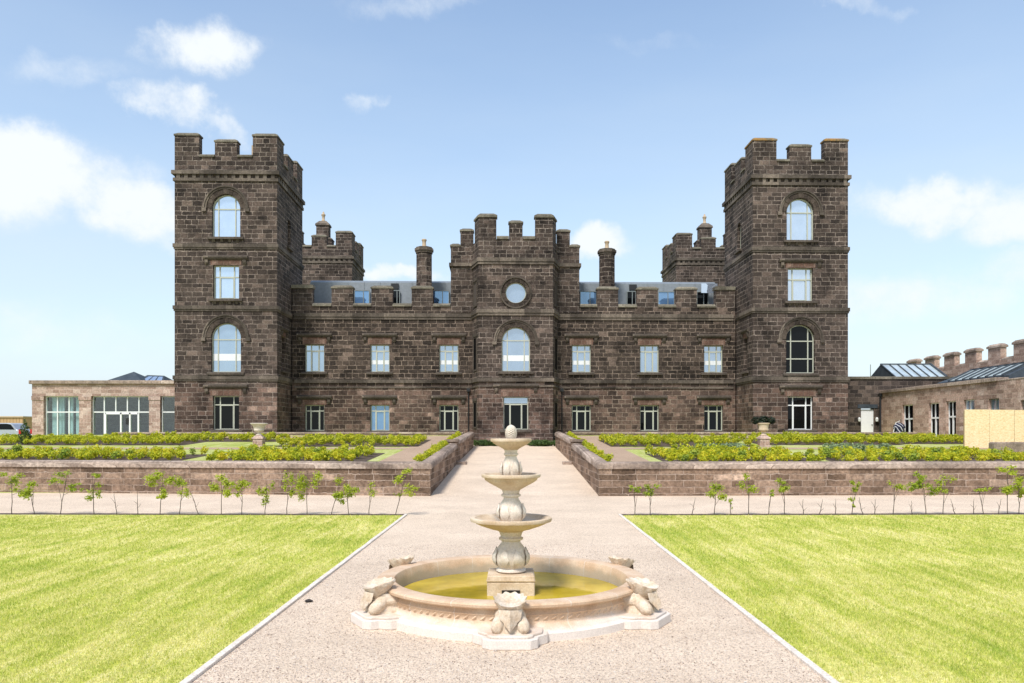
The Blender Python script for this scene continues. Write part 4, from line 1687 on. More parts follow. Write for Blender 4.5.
def battlement_wall():
    XB = 34.0
    t = thing('battlement_wall', 'tall crenellated stone wall running back behind the outbuilding roof lanterns', 'wall', (XB, 52.0, 2.0))
    k = F * XB
    b = MB()
    b.box(0, .44, -9, 18, -1, 5.25)
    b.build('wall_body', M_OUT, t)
    cs = MB()
    pitch = 2.86
    y0 = 52.8 - 52 - 1.1
    i = 0
    yy = y0 - 2 * pitch
    while yy < 16:
        cs.coping(.02, .42, yy + 1.50, yy + pitch - .02, 5.25, o=.0, h=.1, t=.12, m=0)
        m_ = MB()
        m_.box(0, .42, yy, yy + 1.45, 5.25, 6.2)
        m_.coping(0, .42, yy, yy + 1.45, 6.2, o=.08, h=.14, t=.14)
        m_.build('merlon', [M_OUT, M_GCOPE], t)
        yy += pitch
    cs.build('coping', M_GCOPE, t)


battlement_wall()


def hoarding():
    d = 38.0
    x0 = (964.5 - HX) * d / F
    t = thing('hoarding', 'plain yellowish chipboard hoarding panels in front of the outbuilding', 'hoarding', (x0, d, 1.4))
    m, N, L, b = new_mat('pale_chipboard')
    tc = N.new('ShaderNodeTexCoord')
    v = N.new('ShaderNodeTexVoronoi')
    v.inputs['Scale'].default_value = 16
    mp = N.new('ShaderNodeMapping')
    mp.inputs['Scale'].default_value = (1, 1, 2.2)
    L.new(tc.outputs['Object'], mp.inputs['Vector'])
    L.new(mp.outputs[0], v.inputs['Vector'])
    s_ = N.new('ShaderNodeSeparateColor')
    L.new(v.outputs['Color'], s_.inputs[0])
    c = ramp(N, L, s_.outputs[0], [(0, (.66, .50, .26)), (.5, (.76, .61, .36)), (1, (.82, .70, .46))]).outputs[0]
    L.new(c, b.inputs['Base Color'])
    b.inputs['Roughness'].default_value = .8
    zt = EYE + (HY - 409.5) * d / F - 1.4
    for i in range(5):
        p = MB().box(i * 1.22 + .010, (i + 1) * 1.22 - .010, (i % 2) * .006, .018 + (i % 2) * .006, -.1, zt - .012 * (i % 3))
        p.build('panel', m, t)
    f = MB()
    for i in range(6):
        f.box(i * 1.22 - .04 + (.05 if i == 0 else 0), i * 1.22 + .04, .02, .11, -.2, zt - .04)
    f.box(0, 6.1, .02, .08, .4, .48)
    f.build('post', plain('rough_timber', (.4, .29, .17), .8), t)


hoarding()
# block of stone at the end of the right hand bed
t = MB().box(0, 2.6, 0, .5, 0, .55)
o = t.build('stone_block', M_GCOPE, loc=(21.3, 34.6, 1.25), bevel=.06)
tag(o, 'long pale stone block lying on the right hand terrace below the chipboard hoarding', 'stone block')

# folded striped garden parasol by the outbuilding door
d = 53.0
x = (899 - HX) * d / F
t = thing('striped_bundle', 'navy and white striped cloth bundle leaning by the outbuilding door', 'cloth bundle', (x, d, 2.05))
m, N, L, b = new_mat('navy_striped_cloth')
tc = N.new('ShaderNodeTexCoord')
wv = N.new('ShaderNodeTexWave')
wv.inputs['Scale'].default_value = 1.6
wv.inputs['Distortion'].default_value = 2.5
mp = N.new('ShaderNodeMapping')
mp.inputs['Rotation'].default_value = (0, R(40), 0)
L.new(tc.outputs['Object'], mp.inputs['Vector'])
L.new(mp.outputs[0], wv.inputs['Vector'])
L.new(ramp(N, L, wv.outputs['Fac'], [(.80, (.012, .015, .04)), (.88, (.5, .5, .53))]).outputs[0], b.inputs['Base Color'])
b.inputs['Roughness'].default_value = .9
bb = MB()
bb.lathe([(.26, -.1), (.32, .1), (.28, .3), (.36, .5), (.30, .66), (.16, .80), (.03, .84)], 20, (0, 0, 0), lambda a, k, z: 1 + .16 * math.sin(5 * a + k * .8) + .08 * math.sin(9 * a))
bb.build('cloth', m, t, smooth=True)
MB().tube([(-.45, 0, -.05), (-.2, 0, .85), (.05, .0, .95)], .025, 6).build('pole', M_WFRAME, t)

# ------------------------------------------------------------------ fountain
M_FST = speck_mat('cream_reconstituted_stone', [(.28, (.46, .33, .205)), (.5, (.60, .47, .335)), (.72, (.70, .60, .475))], 3.2, .85, .35, .012, 55, .28)
M_FST2 = speck_mat('pale_worn_stone', [(.28, (.54, .44, .34)), (.5, (.68, .60, .51)), (.75, (.76, .70, .63))], 4.5, .88, .35, .012, 55, .28)


M_SHELL = speck_mat('weathered_shell_stone', [(.28, (.50, .37, .25)), (.5, (.62, .51, .39)), (.72, (.72, .65, .56))], 9, .88, .5, .012, 40, .35)


def basin_mat():
    m, N, L, b = new_mat('tan_basin_stone')
    tc = N.new('ShaderNodeTexCoord')
    sp = N.new('ShaderNodeSeparateXYZ')
    L.new(tc.outputs['Object'], sp.inputs[0])
    n1 = noise(N, L, tc.outputs['Object'], 2.6, 6, .6)
    col = ramp(N, L, n1.outputs['Fac'], [(.3, (.50, .33, .205)), (.5, (.60, .435, .30)), (.72, (.68, .54, .40))]).outputs[0]
    # lime bloom on the plinth near the ground
    n2 = noise(N, L, tc.outputs['Object'], 3.5, 5, .65)
    zz = mth(N, L, 'ADD', sp.outputs['Z'], mth(N, L, 'MULTIPLY', mth(N, L, 'SUBTRACT', n2.outputs['Fac'], .5), .22))
    lf = mrange(N, L, zz, .20, .09, 0, .85)
    col = mixc(N, L, lf, col, (.72, .67, .62))
    # joints every 22.5 degrees
    an = mth(N, L, 'ARCTAN2', sp.outputs['Y'], sp.outputs['X'])
    fr = mth(N, L, 'FRACT', mth(N, L, 'MULTIPLY', mth(N, L, 'ADD', an, math.pi + R(11)), 16 / (2 * math.pi)))
    jn = mth(N, L, 'ABSOLUTE', mth(N, L, 'SUBTRACT', fr, .5))
    jf = mrange(N, L, jn, .012, .006, 0, .5)
    col = mixc(N, L, jf, col, (.72, .66, .60))
    n3 = noise(N, L, tc.outputs['Object'], 60, 3)
    col = mixc(N, L, 1.0, col, ramp(N, L, n3.outputs['Fac'], [(.3, .88), (.7, 1.1)]).outputs[0], 'MULTIPLY')
    # damp grey tide mark inside
    rr = N.new('ShaderNodeVectorMath')
    rr.operation = 'LENGTH'
    cx = N.new('ShaderNodeCombineXYZ')
    L.new(sp.outputs['X'], cx.inputs[0])
    L.new(sp.outputs['Y'], cx.inputs[1])
    L.new(cx.outputs[0], rr.inputs[0])
    ins = mrange(N, L, rr.outputs['Value'], 1.50, 1.46)
    tide = mth(N, L, 'MULTIPLY', ins, mrange(N, L, zz, .34, .27, 0, .75))
    col = mixc(N, L, tide, col, (.33, .30, .235))
    L.new(col, b.inputs['Base Color'])
    b.inputs['Roughness'].default_value = .85
    b.inputs['Specular IOR Level'].default_value = .25
    bp = N.new('ShaderNodeBump')
    bp.inputs['Strength'].default_value = .35
    bp.inputs['Distance'].default_value = .012
    L.new(mth(N, L, 'ADD', n3.outputs['Fac'], n1.outputs['Fac']), bp.inputs['Height'])
    L.new(bp.outputs[0], b.inputs['Normal'])
    return m


def fountain():
    FX, FD = -.045, 10.1
    t = thing('fountain', 'three tiered cream stone fountain with scallop shells round its basin, on the gravel walk', 'fountain', (FX, FD, 0))
    mb_ = basin_mat()
    b = MB()
    prof = [(1.60, 0), (1.78, 0), (1.78, .085), (1.755, .10), (1.72, .105), (1.71, .125), (1.66, .14), (1.635, .165), (1.625, .20), (1.635, .245),
            (1.65, .262), (1.63, .28), (1.62, .31), (1.635, .325), (1.69, .335), (1.715, .352), (1.72, .378), (1.71, .395), (1.68, .402), (1.52, .402), (1.495, .395),
            (1.485, .375), (1.47, .30), (1.455, .10), (1.45, .06)]
    b.lathe(prof, 128, caps=False)
    ba = b.build('basin', mb_, t, smooth=True, recalc=True)
    # carved leaf band on the basin wall
    cv = MB()
    for k in range(104):
        a = 2 * math.pi * k / 104
        c_, s_ = math.cos(a), math.sin(a)
        M = Matrix.Translation((1.628 * c_, 1.628 * s_, .224)) @ Matrix.Rotation(a, 4, 'Z') @ Matrix.Rotation(R(38), 4, 'X')
        ring = []
        for i in range(6):
            q = 2 * math.pi * i / 6
            ring.append(M @ Vector((0, .050 * math.cos(q), .020 * math.sin(q))))
        cv.add(ring + [M @ Vector((.024, 0, 0))], [(i, (i + 1) % 6, 6) for i in range(6)])
    cv.build('carved_band', mb_, ba, smooth=True)
    # water
    m, N, L, bs = new_mat('murky_olive_water')
    tc = N.new('ShaderNodeTexCoord')
    n = noise(N, L, tc.outputs['Object'], 1.3, 4)
    L.new(ramp(N, L, n.outputs['Fac'], [(.32, (.24, .19, .010)), (.52, (.46, .33, .025)), (.68, (.60, .44, .045))]).outputs[0], bs.inputs['Base Color'])
    bs.inputs['Roughness'].default_value = .05
    bs.inputs['IOR'].default_value = 1.33
    bs.inputs['Specular IOR Level'].default_value = .5
    n5 = noise(N, L, tc.outputs['Object'], 7, 3)
    bp = N.new('ShaderNodeBump')
    bp.inputs['Strength'].default_value = .12
    bp.inputs['Distance'].default_value = .01
    L.new(n5.outputs['Fac'], bp.inputs['Height'])
    L.new(bp.outputs[0], bs.inputs['Normal'])
    w = MB().lathe([(1.4545, .05), (1.4545, .19)], 96)
    w.build('water', m, t)
    # centre pedestal
    p = MB()
    p.box(-.30, .30, -.30, .30, .03, .36)
    p.frustum(-.31, .31, -.31, .31, .362, .44, .015, .015)
    pe = p.build('pedestal', M_FST, t, bevel=.012)
    gr = MB().box(-.115, .115, -.312, -.302, .205, .262)  # flat black plate standing in for the dark inside an opening
    gr.build('dark_opening', M_BLACK, pe)

    def stem(z0, z1, rb, rn, name='stem'):
        h = z1 - z0
        prof = [(rb * .72, 0), (rb * .86, .04 * h), (rb * .84, .08 * h), (rb * .74, .11 * h), (rb * .92, .2 * h), (rb, .30 * h), (rb * .97, .42 * h), (rb * .82, .56 * h),
                (rn * 1.0, .70 * h), (rn * .95, .75 * h), (rn * 1.22, .78 * h), (rn * 1.26, .82 * h), (rn * 1.05, .85 * h), (rn * 1.15, .93 * h), (rn * 1.3, h)]
        nl = 12

        def flute(a, k, z):
            if 4 <= k <= 8:
                return 1 + .055 * abs(math.sin(nl * a / 2)) - .03
            if k >= 13 or k in (10, 11):
                return 1 + .02 * math.sin(16 * a)
            return 1
        s = MB().lathe(prof, 96, (0, 0, z0), flute)
        o = s.build(name, M_FST2, t, smooth=True)
        # raised acanthus leaves lapping the belly
        lf = MB()
        for k in range(8):
            a = 2 * math.pi * (k + .5) / 8
            rows = []
            for j in range(6):
                u = j / 5
                zz = z0 + h * (.16 + .42 * u)
                # radius of the belly at that height
                rr = np.interp((zz - z0) / h, [q[1] / h for q in prof], [q[0] for q in prof]) + .012 + .018 * math.sin(u * math.pi) + (.018 if j == 5 else 0)
                hw = .30 * (math.sin(math.pi * (.12 + .83 * u))) * (1 - .2 * (j % 2))
                rows.append([(rr * .985 * math.cos(a - hw), rr * .985 * math.sin(a - hw), zz), (rr * 1.02 * math.cos(a), rr * 1.02 * math.sin(a), zz + .006), (rr * .985 * math.cos(a + hw), rr * .985 * math.sin(a + hw), zz)])
            vs_ = [q for r in rows for q in r]
            fs = []
            for j in range(5):
                for c in range(2):
                    fs.append((j * 3 + c, j * 3 + c + 1, (j + 1) * 3 + c + 1, (j + 1) * 3 + c))
            lf.add(vs_, fs)
        lo = lf.build('carved_leaf', M_FST2, o, smooth=True)
        return o
    stem(.44, .98, .225, .125)

    def bowl(zr, zb, r, rb):
        h = zr - zb
        lip = .05 * (r / .53) ** .5
        outer = [(rb * .9, 0), (rb * 1.15, .02), (r * .50, .22 * h), (r * .72, .44 * h), (r * .86, .62 * h), (r * .90, h - lip * 1.25), (r * .985, h - lip), (r, h - lip * .55), (r * .99, h - lip * .12), (r * .965, h)]
        inner = [(r * .88, h - .004), (r * .84, h - .03), (r * .6, h - .075), (r * .2, h - .10), (.005, h - .105)]

        def gad(a, k, z):
            return 1 + (.022 * abs(math.sin(15 * a)) if 2 <= k <= 4 else 0)
        s = MB().lathe(outer + inner, 120, (0, 0, zb), gad)
        o = s.build('bowl', M_FST, t, smooth=True)
        return o
    bowl(1.15, .96, .53, .16)
    stem(1.04, 1.53, .175, .10)
    bowl(1.71, 1.50, .385, .13)
    stem(1.61, 2.05, .125, .075)
    bowl(2.165, 2.02, .268, .10)
    # pine cone finial
    pr = []
    for k in range(15):
        u = k / 14
        r = .073 * math.sqrt(max(0, 1 - ((u - .42) / (.58 if u > .42 else .62)) ** 2))
        pr.append((max(r, .003), .04 + .19 * u))
    f = MB().lathe([(.085, -.06), (.085, 0), (.06, .02), (.05, .035)] + pr, 40, (0, 0, 2.115), lambda a, k, z: 1 + (.11 * math.sin(9 * a + (math.pi if k % 2 else 0)) if 4 < k < 17 else 0))
    f.build('finial', M_FST2, t, smooth=True)

    # scallop shell brackets
    def shell_proto():
        """built pointing along +x (outwards); origin on the ground at the basin centre line, x measured from centre"""
        ft = MB()
        ft.prism([(1.60, -.42), (1.80, -.40), (1.90, -.30), (2.00, -.29), (2.07, -.21), (2.07, .21), (2.00, .29), (1.90, .30), (1.80, .40), (1.60, .42)], 0, .105)
        ft.prism([(1.62, -.36), (1.82, -.34), (1.92, -.245), (1.98, -.24), (2.03, -.18), (2.03, .18), (1.98, .24), (1.92, .245), (1.82, .34), (1.62, .36)], .105, .135)
        foot = ft.build('shell_foot', mb_, t, bevel=.008)
        sc_ = MB()
        # two scrolls and the body of the bracket
        for s in (-1, 1):
            pts = [(1.64, s * .03, .33), (1.74, s * .07, .29), (1.83, s * .11, .235), (1.89, s * .135, .20), (1.93, s * .145, .19), (1.955, s * .15, .186), (1.965, s * .152, .185)]
            sc_.tube(pts, [.06, .070, .076, .074, .062, .042, .012], 14)
        sc_.frustum(1.58, 1.94, -.17, .17, .135, .28, .04, .05)
        prof = []
        for k in range(9):
            u = k / 8
            prof.append((1.62 + .27 * (1 - u) ** .8 + .16 * u, .135 + .22 * u))
        n = len(prof)
        for k in range(n - 1):
            w0, w1 = .16 - .02 * math.sin(k), .16 - .02 * math.sin(k + 1)
            x0, z0 = prof[k]
            x1, z1 = prof[k + 1]
            sc_.add([(1.6, -w0, z0), (x0, -w0 * .8, z0), (x0 + .04, 0, z0), (x0, w0 * .8, z0), (1.6, w0, z0),
                     (1.6, -w1, z1), (x1, -w1 * .8, z1), (x1 + .04, 0, z1), (x1, w1 * .8, z1), (1.6, w1, z1)],
                    [(i, i + 1, 6 + i, 5 + i) for i in range(4)])
        # hanging leaf on the front
        for (w_, z0, z1, xo) in ((.125, .19, .38, 1.955), (.075, .165, .31, 1.985)):
            sc_.add([(xo - .05, -w_, z1), (xo + .02, 0, z1 + .01), (xo - .05, w_, z1), (xo - .03, -w_ * .9, (z0 + z1) / 2), (xo + .045, 0, (z0 + z1) / 2), (xo - .03, w_ * .9, (z0 + z1) / 2), (xo + .01, 0, z0)],
                    [(0, 1, 4, 3), (1, 2, 5, 4), (3, 4, 6), (4, 5, 6)])
        br = sc_.build('scroll_bracket', M_SHELL, t, smooth=True)
        # shell dish: a ribbed round scallop tipped outwards, pale inside
        sh = MB()
        nu, nv = 88, 9
        top, bot = [], []
        for j in range(nv):
            v = j / (nv - 1)
            for i in range(nu):
                a = 2 * math.pi * i / nu
                rib = math.cos(11 * a)
                rr = v * (.172 + .011 * rib * v ** 2)
                dx = rr * math.cos(a) * 1.05
                yy = rr * math.sin(a)
                lift = .075 * v ** 2.0 + .006 * rib * v ** 1.5
                tilt = -.36 * dx if dx > 0 else -.10 * dx
                top.append((1.80 + dx, yy, .415 + lift + tilt))
                f = .62 + .375 * v ** 1.6
                bot.append((1.785 + dx * f, yy * f, .415 + lift + tilt * (.4 + .6 * v) - .018 - .15 * (1 - v ** 2.2)))
        off = nu * nv
        fs = []
        for j in range(nv - 1):
            for i in range(nu):
                k2 = (i + 1) % nu
                fs.append((j * nu + i, j * nu + k2, (j + 1) * nu + k2, (j + 1) * nu + i))
                fs.append((off + j * nu + i, off + (j + 1) * nu + i, off + (j + 1) * nu + k2, off + j * nu + k2))
        j = nv - 1
        for i in range(nu):
            k2 = (i + 1) % nu
            fs.append((j * nu + i, j * nu + k2, off + j * nu + k2, off + j * nu + i))
        sh.add(top + bot, fs)
        shell = sh.build('scallop_shell', M_SHELL, t, smooth=True)
        return [foot, br, shell]
    pr_ = shell_proto()
    for k in range(6):
        a = R(-90 + 60 * k)
        for o in pr_:
            if k == 0:
                o.rotation_euler = (0, 0, a)
            else:
                dup(o, t, (0, 0, 0), (0, 0, a))


fountain()

# ------------------------------------------------------------------ urns
def urn(px, plant):
    d = 39.0
    x = (px - HX) * d / F
    z = terr(d)
    lab = 'buff stone urn holding a dark clipped plant, on a pedestal right of the path' if plant else 'wide empty pale stone urn on a pedestal in the left hand garden'
    t = thing('garden_urn', lab, 'urn', (x, d, z - .03), group='stone urns on pedestals')
    p = MB()
    p.box(-.30, .30, -.30, .30, 0, .10)
    p.box(-.24, .24, -.24, .24, .10, .42)
    p.frustum(-.29, .29, -.29, .29, .422, .50, .02, .02)
    p.frustum(-.24, .24, -.24, .24, .502, .60, .10, .10)
    p.build('pedestal', M_PAV, t, bevel=.012)
    m = M_FST if plant else M_FST2
    b = MB()
    if plant:
        pr = [(.15, 0), (.16, .03), (.10, .07), (.075, .14), (.09, .17), (.10, .18), (.21, .22), (.24, .28), (.225, .33), (.235, .40), (.26, .55), (.31, .58), (.31, .61), (.26, .62), (.24, .56), (.05, .5)]
    else:
        pr = [(.15, 0), (.16, .03), (.09, .07), (.065, .13), (.085, .16), (.22, .20), (.25, .26), (.24, .30), (.25, .36), (.30, .48), (.40, .56), (.42, .59), (.40, .61), (.32, .57), (.24, .42), (.05, .36)]
    b.lathe(pr, 36, (0, 0, .60), lambda a, k, zz: 1 + (.03 * abs(math.sin(9 * a)) if 6 <= k <= 8 else 0))
    b.build('bowl', m, t, smooth=True)
    if plant:
        leaf_cloud([((-.36, 0, 1.33), (.24, .2, .19)), ((0.04, 0, 1.38), (.25, .2, .21)), ((.40, 0, 1.34), (.22, .2, .20)), ((0, 0, 1.22), (.3, .2, .08))], 620, .06, 3, 'plant', M_DARKLEAF, t)
    return t


def leaf_arrays(blobs, n, size, seed, shell=.55, up=.3):
    """n leaf quads scattered through ellipsoid blobs [(centre, radii)]"""
    rs = np.random.RandomState(seed)
    vol = np.array([r[0] * r[1] * r[2] for c, r in blobs]) ** (2 / 3)
    cnt = np.maximum(1, (n * vol / vol.sum()).astype(int))
    V, Fc = [], []
    base = 0
    for (c, r), k in zip(blobs, cnt):
        u = rs.normal(size=(k, 3))
        u /= np.linalg.norm(u, axis=1)[:, None]
        rad = (shell + (1 - shell) * rs.rand(k)) ** 1.0
        ctr = np.array(c) + u * rad[:, None] * np.array(r)
        nrm = u * .6 + rs.normal(size=(k, 3)) * .6 + np.array([0, 0, up])
        nrm /= np.linalg.norm(nrm, axis=1)[:, None]
        a = np.cross(nrm, rs.normal(size=(k, 3)))
        a /= np.linalg.norm(a, axis=1)[:, None]
        b = np.cross(nrm, a)
        s = size * (.6 + .8 * rs.rand(k))[:, None]
        a = a * s
        b = b * s * .55
        q = np.stack([ctr - a, ctr + b + nrm * s * .15, ctr + a, ctr - b + nrm * s * .15], axis=1)
        V.append(q.reshape(-1, 3))
        Fc.append(np.arange(base, base + 4 * k).reshape(-1, 4))
        base += 4 * k
    return np.concatenate(V), np.concatenate(Fc)


def np_mesh(name, V, Fc, mat):
    me = bpy.data.meshes.new(name)
    n, k = Fc.shape
    me.vertices.add(len(V))
    me.vertices.foreach_set('co', V.astype(np.float32).ravel())
    me.loops.add(n * k)
    me.loops.foreach_set('vertex_index', Fc.astype(np.int32).ravel())
    me.polygons.add(n)
    me.polygons.foreach_set('loop_start', np.arange(0, n * k, k, dtype=np.int32))
    me.polygons.foreach_set('loop_total', np.full(n, k, dtype=np.int32))
    me.materials.append(mat)
    me.update(calc_edges=True)
    return me


def leaf_cloud(blobs, n, size, seed, name, mat, parent=None, loc=None, **kw):
    V, Fc = leaf_arrays(blobs, n, size, seed, **kw)
    o = bpy.data.objects.new(name, np_mesh(name, V, Fc, mat))
    C.objects.link(o)
    if parent is not None:
        o.parent = parent
    if loc is not None:
        o.location = loc
    return o


M_DARKLEAF = leaf_mat('dark_evergreen_leaf', [(.2, (.004, .008, .004)), (.8, (.016, .03, .012))], .1)
M_SHRUB = leaf_mat('yellow_green_shrub_leaf', [(.15, (.16, .23, .02)), (.38, (.40, .47, .03)), (.58, (.70, .67, .04)), (.75, (.80, .66, .05)), (.92, (.62, .36, .06))], .45, .9)
M_SHRUB2 = leaf_mat('green_shrub_leaf', [(.2, (.13, .2, .03)), (.5, (.28, .38, .05)), (.85, (.48, .54, .09))], .4, .9)
M_LAV = leaf_mat('grey_green_leaf', [(.2, (.15, .22, .10)), (.8, (.38, .46, .25))], .3, .9)
M_SAP = leaf_mat('fresh_beech_leaf', [(.2, (.20, .30, .03)), (.5, (.42, .50, .045)), (.85, (.64, .66, .09))], .5, 3)
M_BARK = speck_mat('young_bark', [(.3, (.06, .045, .035)), (.7, (.14, .11, .09))], 20, .9)

urn(259, False)
urn(763.5, True)

# ------------------------------------------------------------------ parterre beds
beds = [  # (x0, x1, y0, y1, label words, material)
    (-24.0, -13.2, 30.3, 33.4, 'front bed on the far left', 'a'),
    (-11.4, -5.9, 29.1, 34.2, 'front bed left of the central path', 'a'),
    (5.9, 11.6, 28.9, 33.8, 'front bed right of the central path', 'a'),
    (12.4, 20.4, 29.0, 33.3, 'front bed on the far right', 'a'),
]
back_beds = [(-29.0, -17.2, 40.4, 45.0), (-16.9, -12.9, 43.5, 45.6), (-11.8, -5.0, 39.2, 45.0), (5.0, 11.8, 39.2, 45.0), (13.0, 20.0, 40.6, 44.8), (20.2, 26.0, 41.5, 45.8), (-24.0, -17.0, 46.0, 47.0), (12, 20.0, 46.0, 47.2)]
soil_cells = {-1: [], 1: []}
for (x0, x1, y0, y1, _, _) in beds:
    soil_cells[-1 if x0 < 0 else 1].append((x0 - .2, x1 + .2, y0 - .35, y1 + .2))
for (x0, x1, y0, y1) in back_beds:
    soil_cells[-1 if x0 < 0 else 1].append((x0 - .2, x1 + .2, y0 - .35, y1 + .2))
for s in (-1, 1):
    b = MB()
    for (xa, xb, ya, yb) in soil_cells[s]:
        n = 5
        for i in range(n):
            u0, u1 = ya + (yb - ya) * i / n, ya + (yb - ya) * (i + 1) / n
            b.add([(xa, u0, terr(u0) + .014), (xb, u0, terr(u0) + .014), (xb, u1, terr(u1) + .014), (xa, u1, terr(u1) + .014)], [(0, 1, 2, 3)])
    o = b.build('bed_soil', M_SOIL, recalc=False)
    o['kind'] = 'structure'

shrub_meshes = []
shrub_raw = []
for k in range(6):
    rr = random.Random(100 + k)
    blobs = []
    for j in range(5):
        blobs.append(((rr.uniform(-.12, .12), rr.uniform(-.12, .12), rr.uniform(.16, .34)), (rr.uniform(.12, .19), rr.uniform(.12, .19), rr.uniform(.10, .16))))
    V, Fc = leaf_arrays(blobs, 230, .045, 50 + k, up=.6)
    V[:, 2] = np.maximum(V[:, 2], .02)
    shrub_raw.append((V, Fc))
    mesh = np_mesh('shrub', V, Fc, M_SHRUB2 if k == 5 else M_SHRUB)
    shrub_meshes.append(mesh)
n_ind = 0
stuffV, stuffF, sb_ = [], [], 0


def put_stuff(x, y, k, ang, s):
    global sb_
    V, Fc = shrub_raw[k]
    ca, sa = math.cos(ang) * s, math.sin(ang) * s
    W = np.stack([V[:, 0] * ca - V[:, 1] * sa + x, V[:, 0] * sa + V[:, 1] * ca + y, V[:, 2] * s + terr(y)], axis=1)
    stuffV.append(W)
    stuffF.append(Fc + sb_)
    sb_ += len(V)


rows_done = 0
spots = []
for bi, (x0, x1, y0, y1, words, _) in enumerate(beds):
    y = y0
    row = 0
    while y < y1:
        x = x0 + (.24 if row % 2 else 0)
        while x < x1:
            px, py = x + rnd.uniform(-.09, .09), y + rnd.uniform(-.08, .08)
            if rnd.random() > .10:
                spots.append((row, px, py, bi))
            x += .50
        y += .60
        row += 1
spots.sort(key=lambda q: (q[0], q[1]))
for (row, px, py, bi) in spots:
    k = rnd.choice((0, 1, 2, 3, 4, 0, 1, 2, 5))
    ang, s = rnd.uniform(0, 6.28), rnd.uniform(.74, 1.10)
    if n_ind < 290:
        o = bpy.data.objects.new('shrub', shrub_meshes[k])
        C.objects.link(o)
        o.location = (px, py, terr(py) - .01)
        o.rotation_euler = (0, 0, ang)
        o.scale = (s, s, s)
        tag(o, 'low bushy yellow-green shrub planted in rows in the ' + beds[bi][4], 'shrub', 'shrubs in the ' + beds[bi][4])
        n_ind += 1
    else:
        put_stuff(px, py, k, ang, s)
for (x0, x1, y0, y1) in back_beds:
    y = y0
    while y < y1:
        x = x0
        while x < x1:
            if rnd.random() > .14:
                put_stuff(x + rnd.uniform(-.1, .1), y + rnd.uniform(-.1, .1), rnd.choice((0, 1, 2, 3, 4, 5)), rnd.uniform(0, 6.28), rnd.uniform(.72, 1.05))
            x += .52
        y += .68
# border plants along the tops of the inner walls
for s in (-1, 1):
    y = 29.0
    while y < 50:
        put_stuff(s * (3.50 + rnd.uniform(-.07, .07)), y, rnd.choice((0, 1, 2, 3, 4, 5)), rnd.uniform(0, 6.28), rnd.uniform(.55, .85))
        y += .45 if rnd.random() > .25 else 1.1
me = np_mesh('massed_shrubs', np.concatenate(stuffV), np.concatenate(stuffF), M_SHRUB)
o = bpy.data.objects.new('massed_shrubs', me)
C.objects.link(o)
tag(o, 'massed yellow-green shrubs filling the further parterre beds on both sides', 'shrubs', None, 'stuff')

# grey-green herbs in the right front bed and low green planting at the foot of the bay
bl = [((9.2 + rnd.uniform(-1, 1.7), 34.9 + rnd.uniform(-.5, .8), terr(35) + .2), (.28, .25, .22)) for _ in range(18)]
bl += [((14.5 + rnd.uniform(-1, 1.7), 33.9 + rnd.uniform(-.4, .6), terr(34) + .24), (.28, .25, .24)) for _ in range(14)]
o = leaf_cloud(bl, 5200, .05, 77, 'herb_planting', M_LAV)
tag(o, 'grey-green feathery herbs growing behind the front shrubs right of the path', 'herbs', None, 'stuff')
bl = []
for s in (-1, 1):
    for _ in range(16):
        xx = s * rnd.uniform(1.0, 3.0)
        bl.append(((xx, 52.75 + rnd.uniform(-.25, .35), path_z(53) + .2), (.3, .3, .22)))
o = leaf_cloud(bl, 4200, .06, 78, 'ground_cover', leaf_mat('ground_cover_leaf', [(.2, (.03, .07, .02)), (.8, (.13, .2, .05))], .3))
tag(o, 'low dark green ground cover at the foot of the castle bay', 'ground cover', None, 'stuff')
# a taller dark bush at the far left
t = thing('evergreen_bush', 'small dark green conical bush standing above the shrubs at the far left', 'bush', P(25, 440, 41).to_tuple()[:2] + (terr(41),))
leaf_cloud([((0, 0, .35), (.36, .36, .35)), ((0, 0, .75), (.24, .24, .35)), ((0, 0, 1.1), (.1, .1, .25))], 420, .06, 12, 'foliage', leaf_mat('bush_leaf', [(.2, (.03, .06, .015)), (.8, (.12, .18, .04))], .3), t)
MB().tube([(0, 0, -.05), (0, 0, .9)], [.04, .02], 6).build('trunk', M_BARK, t)

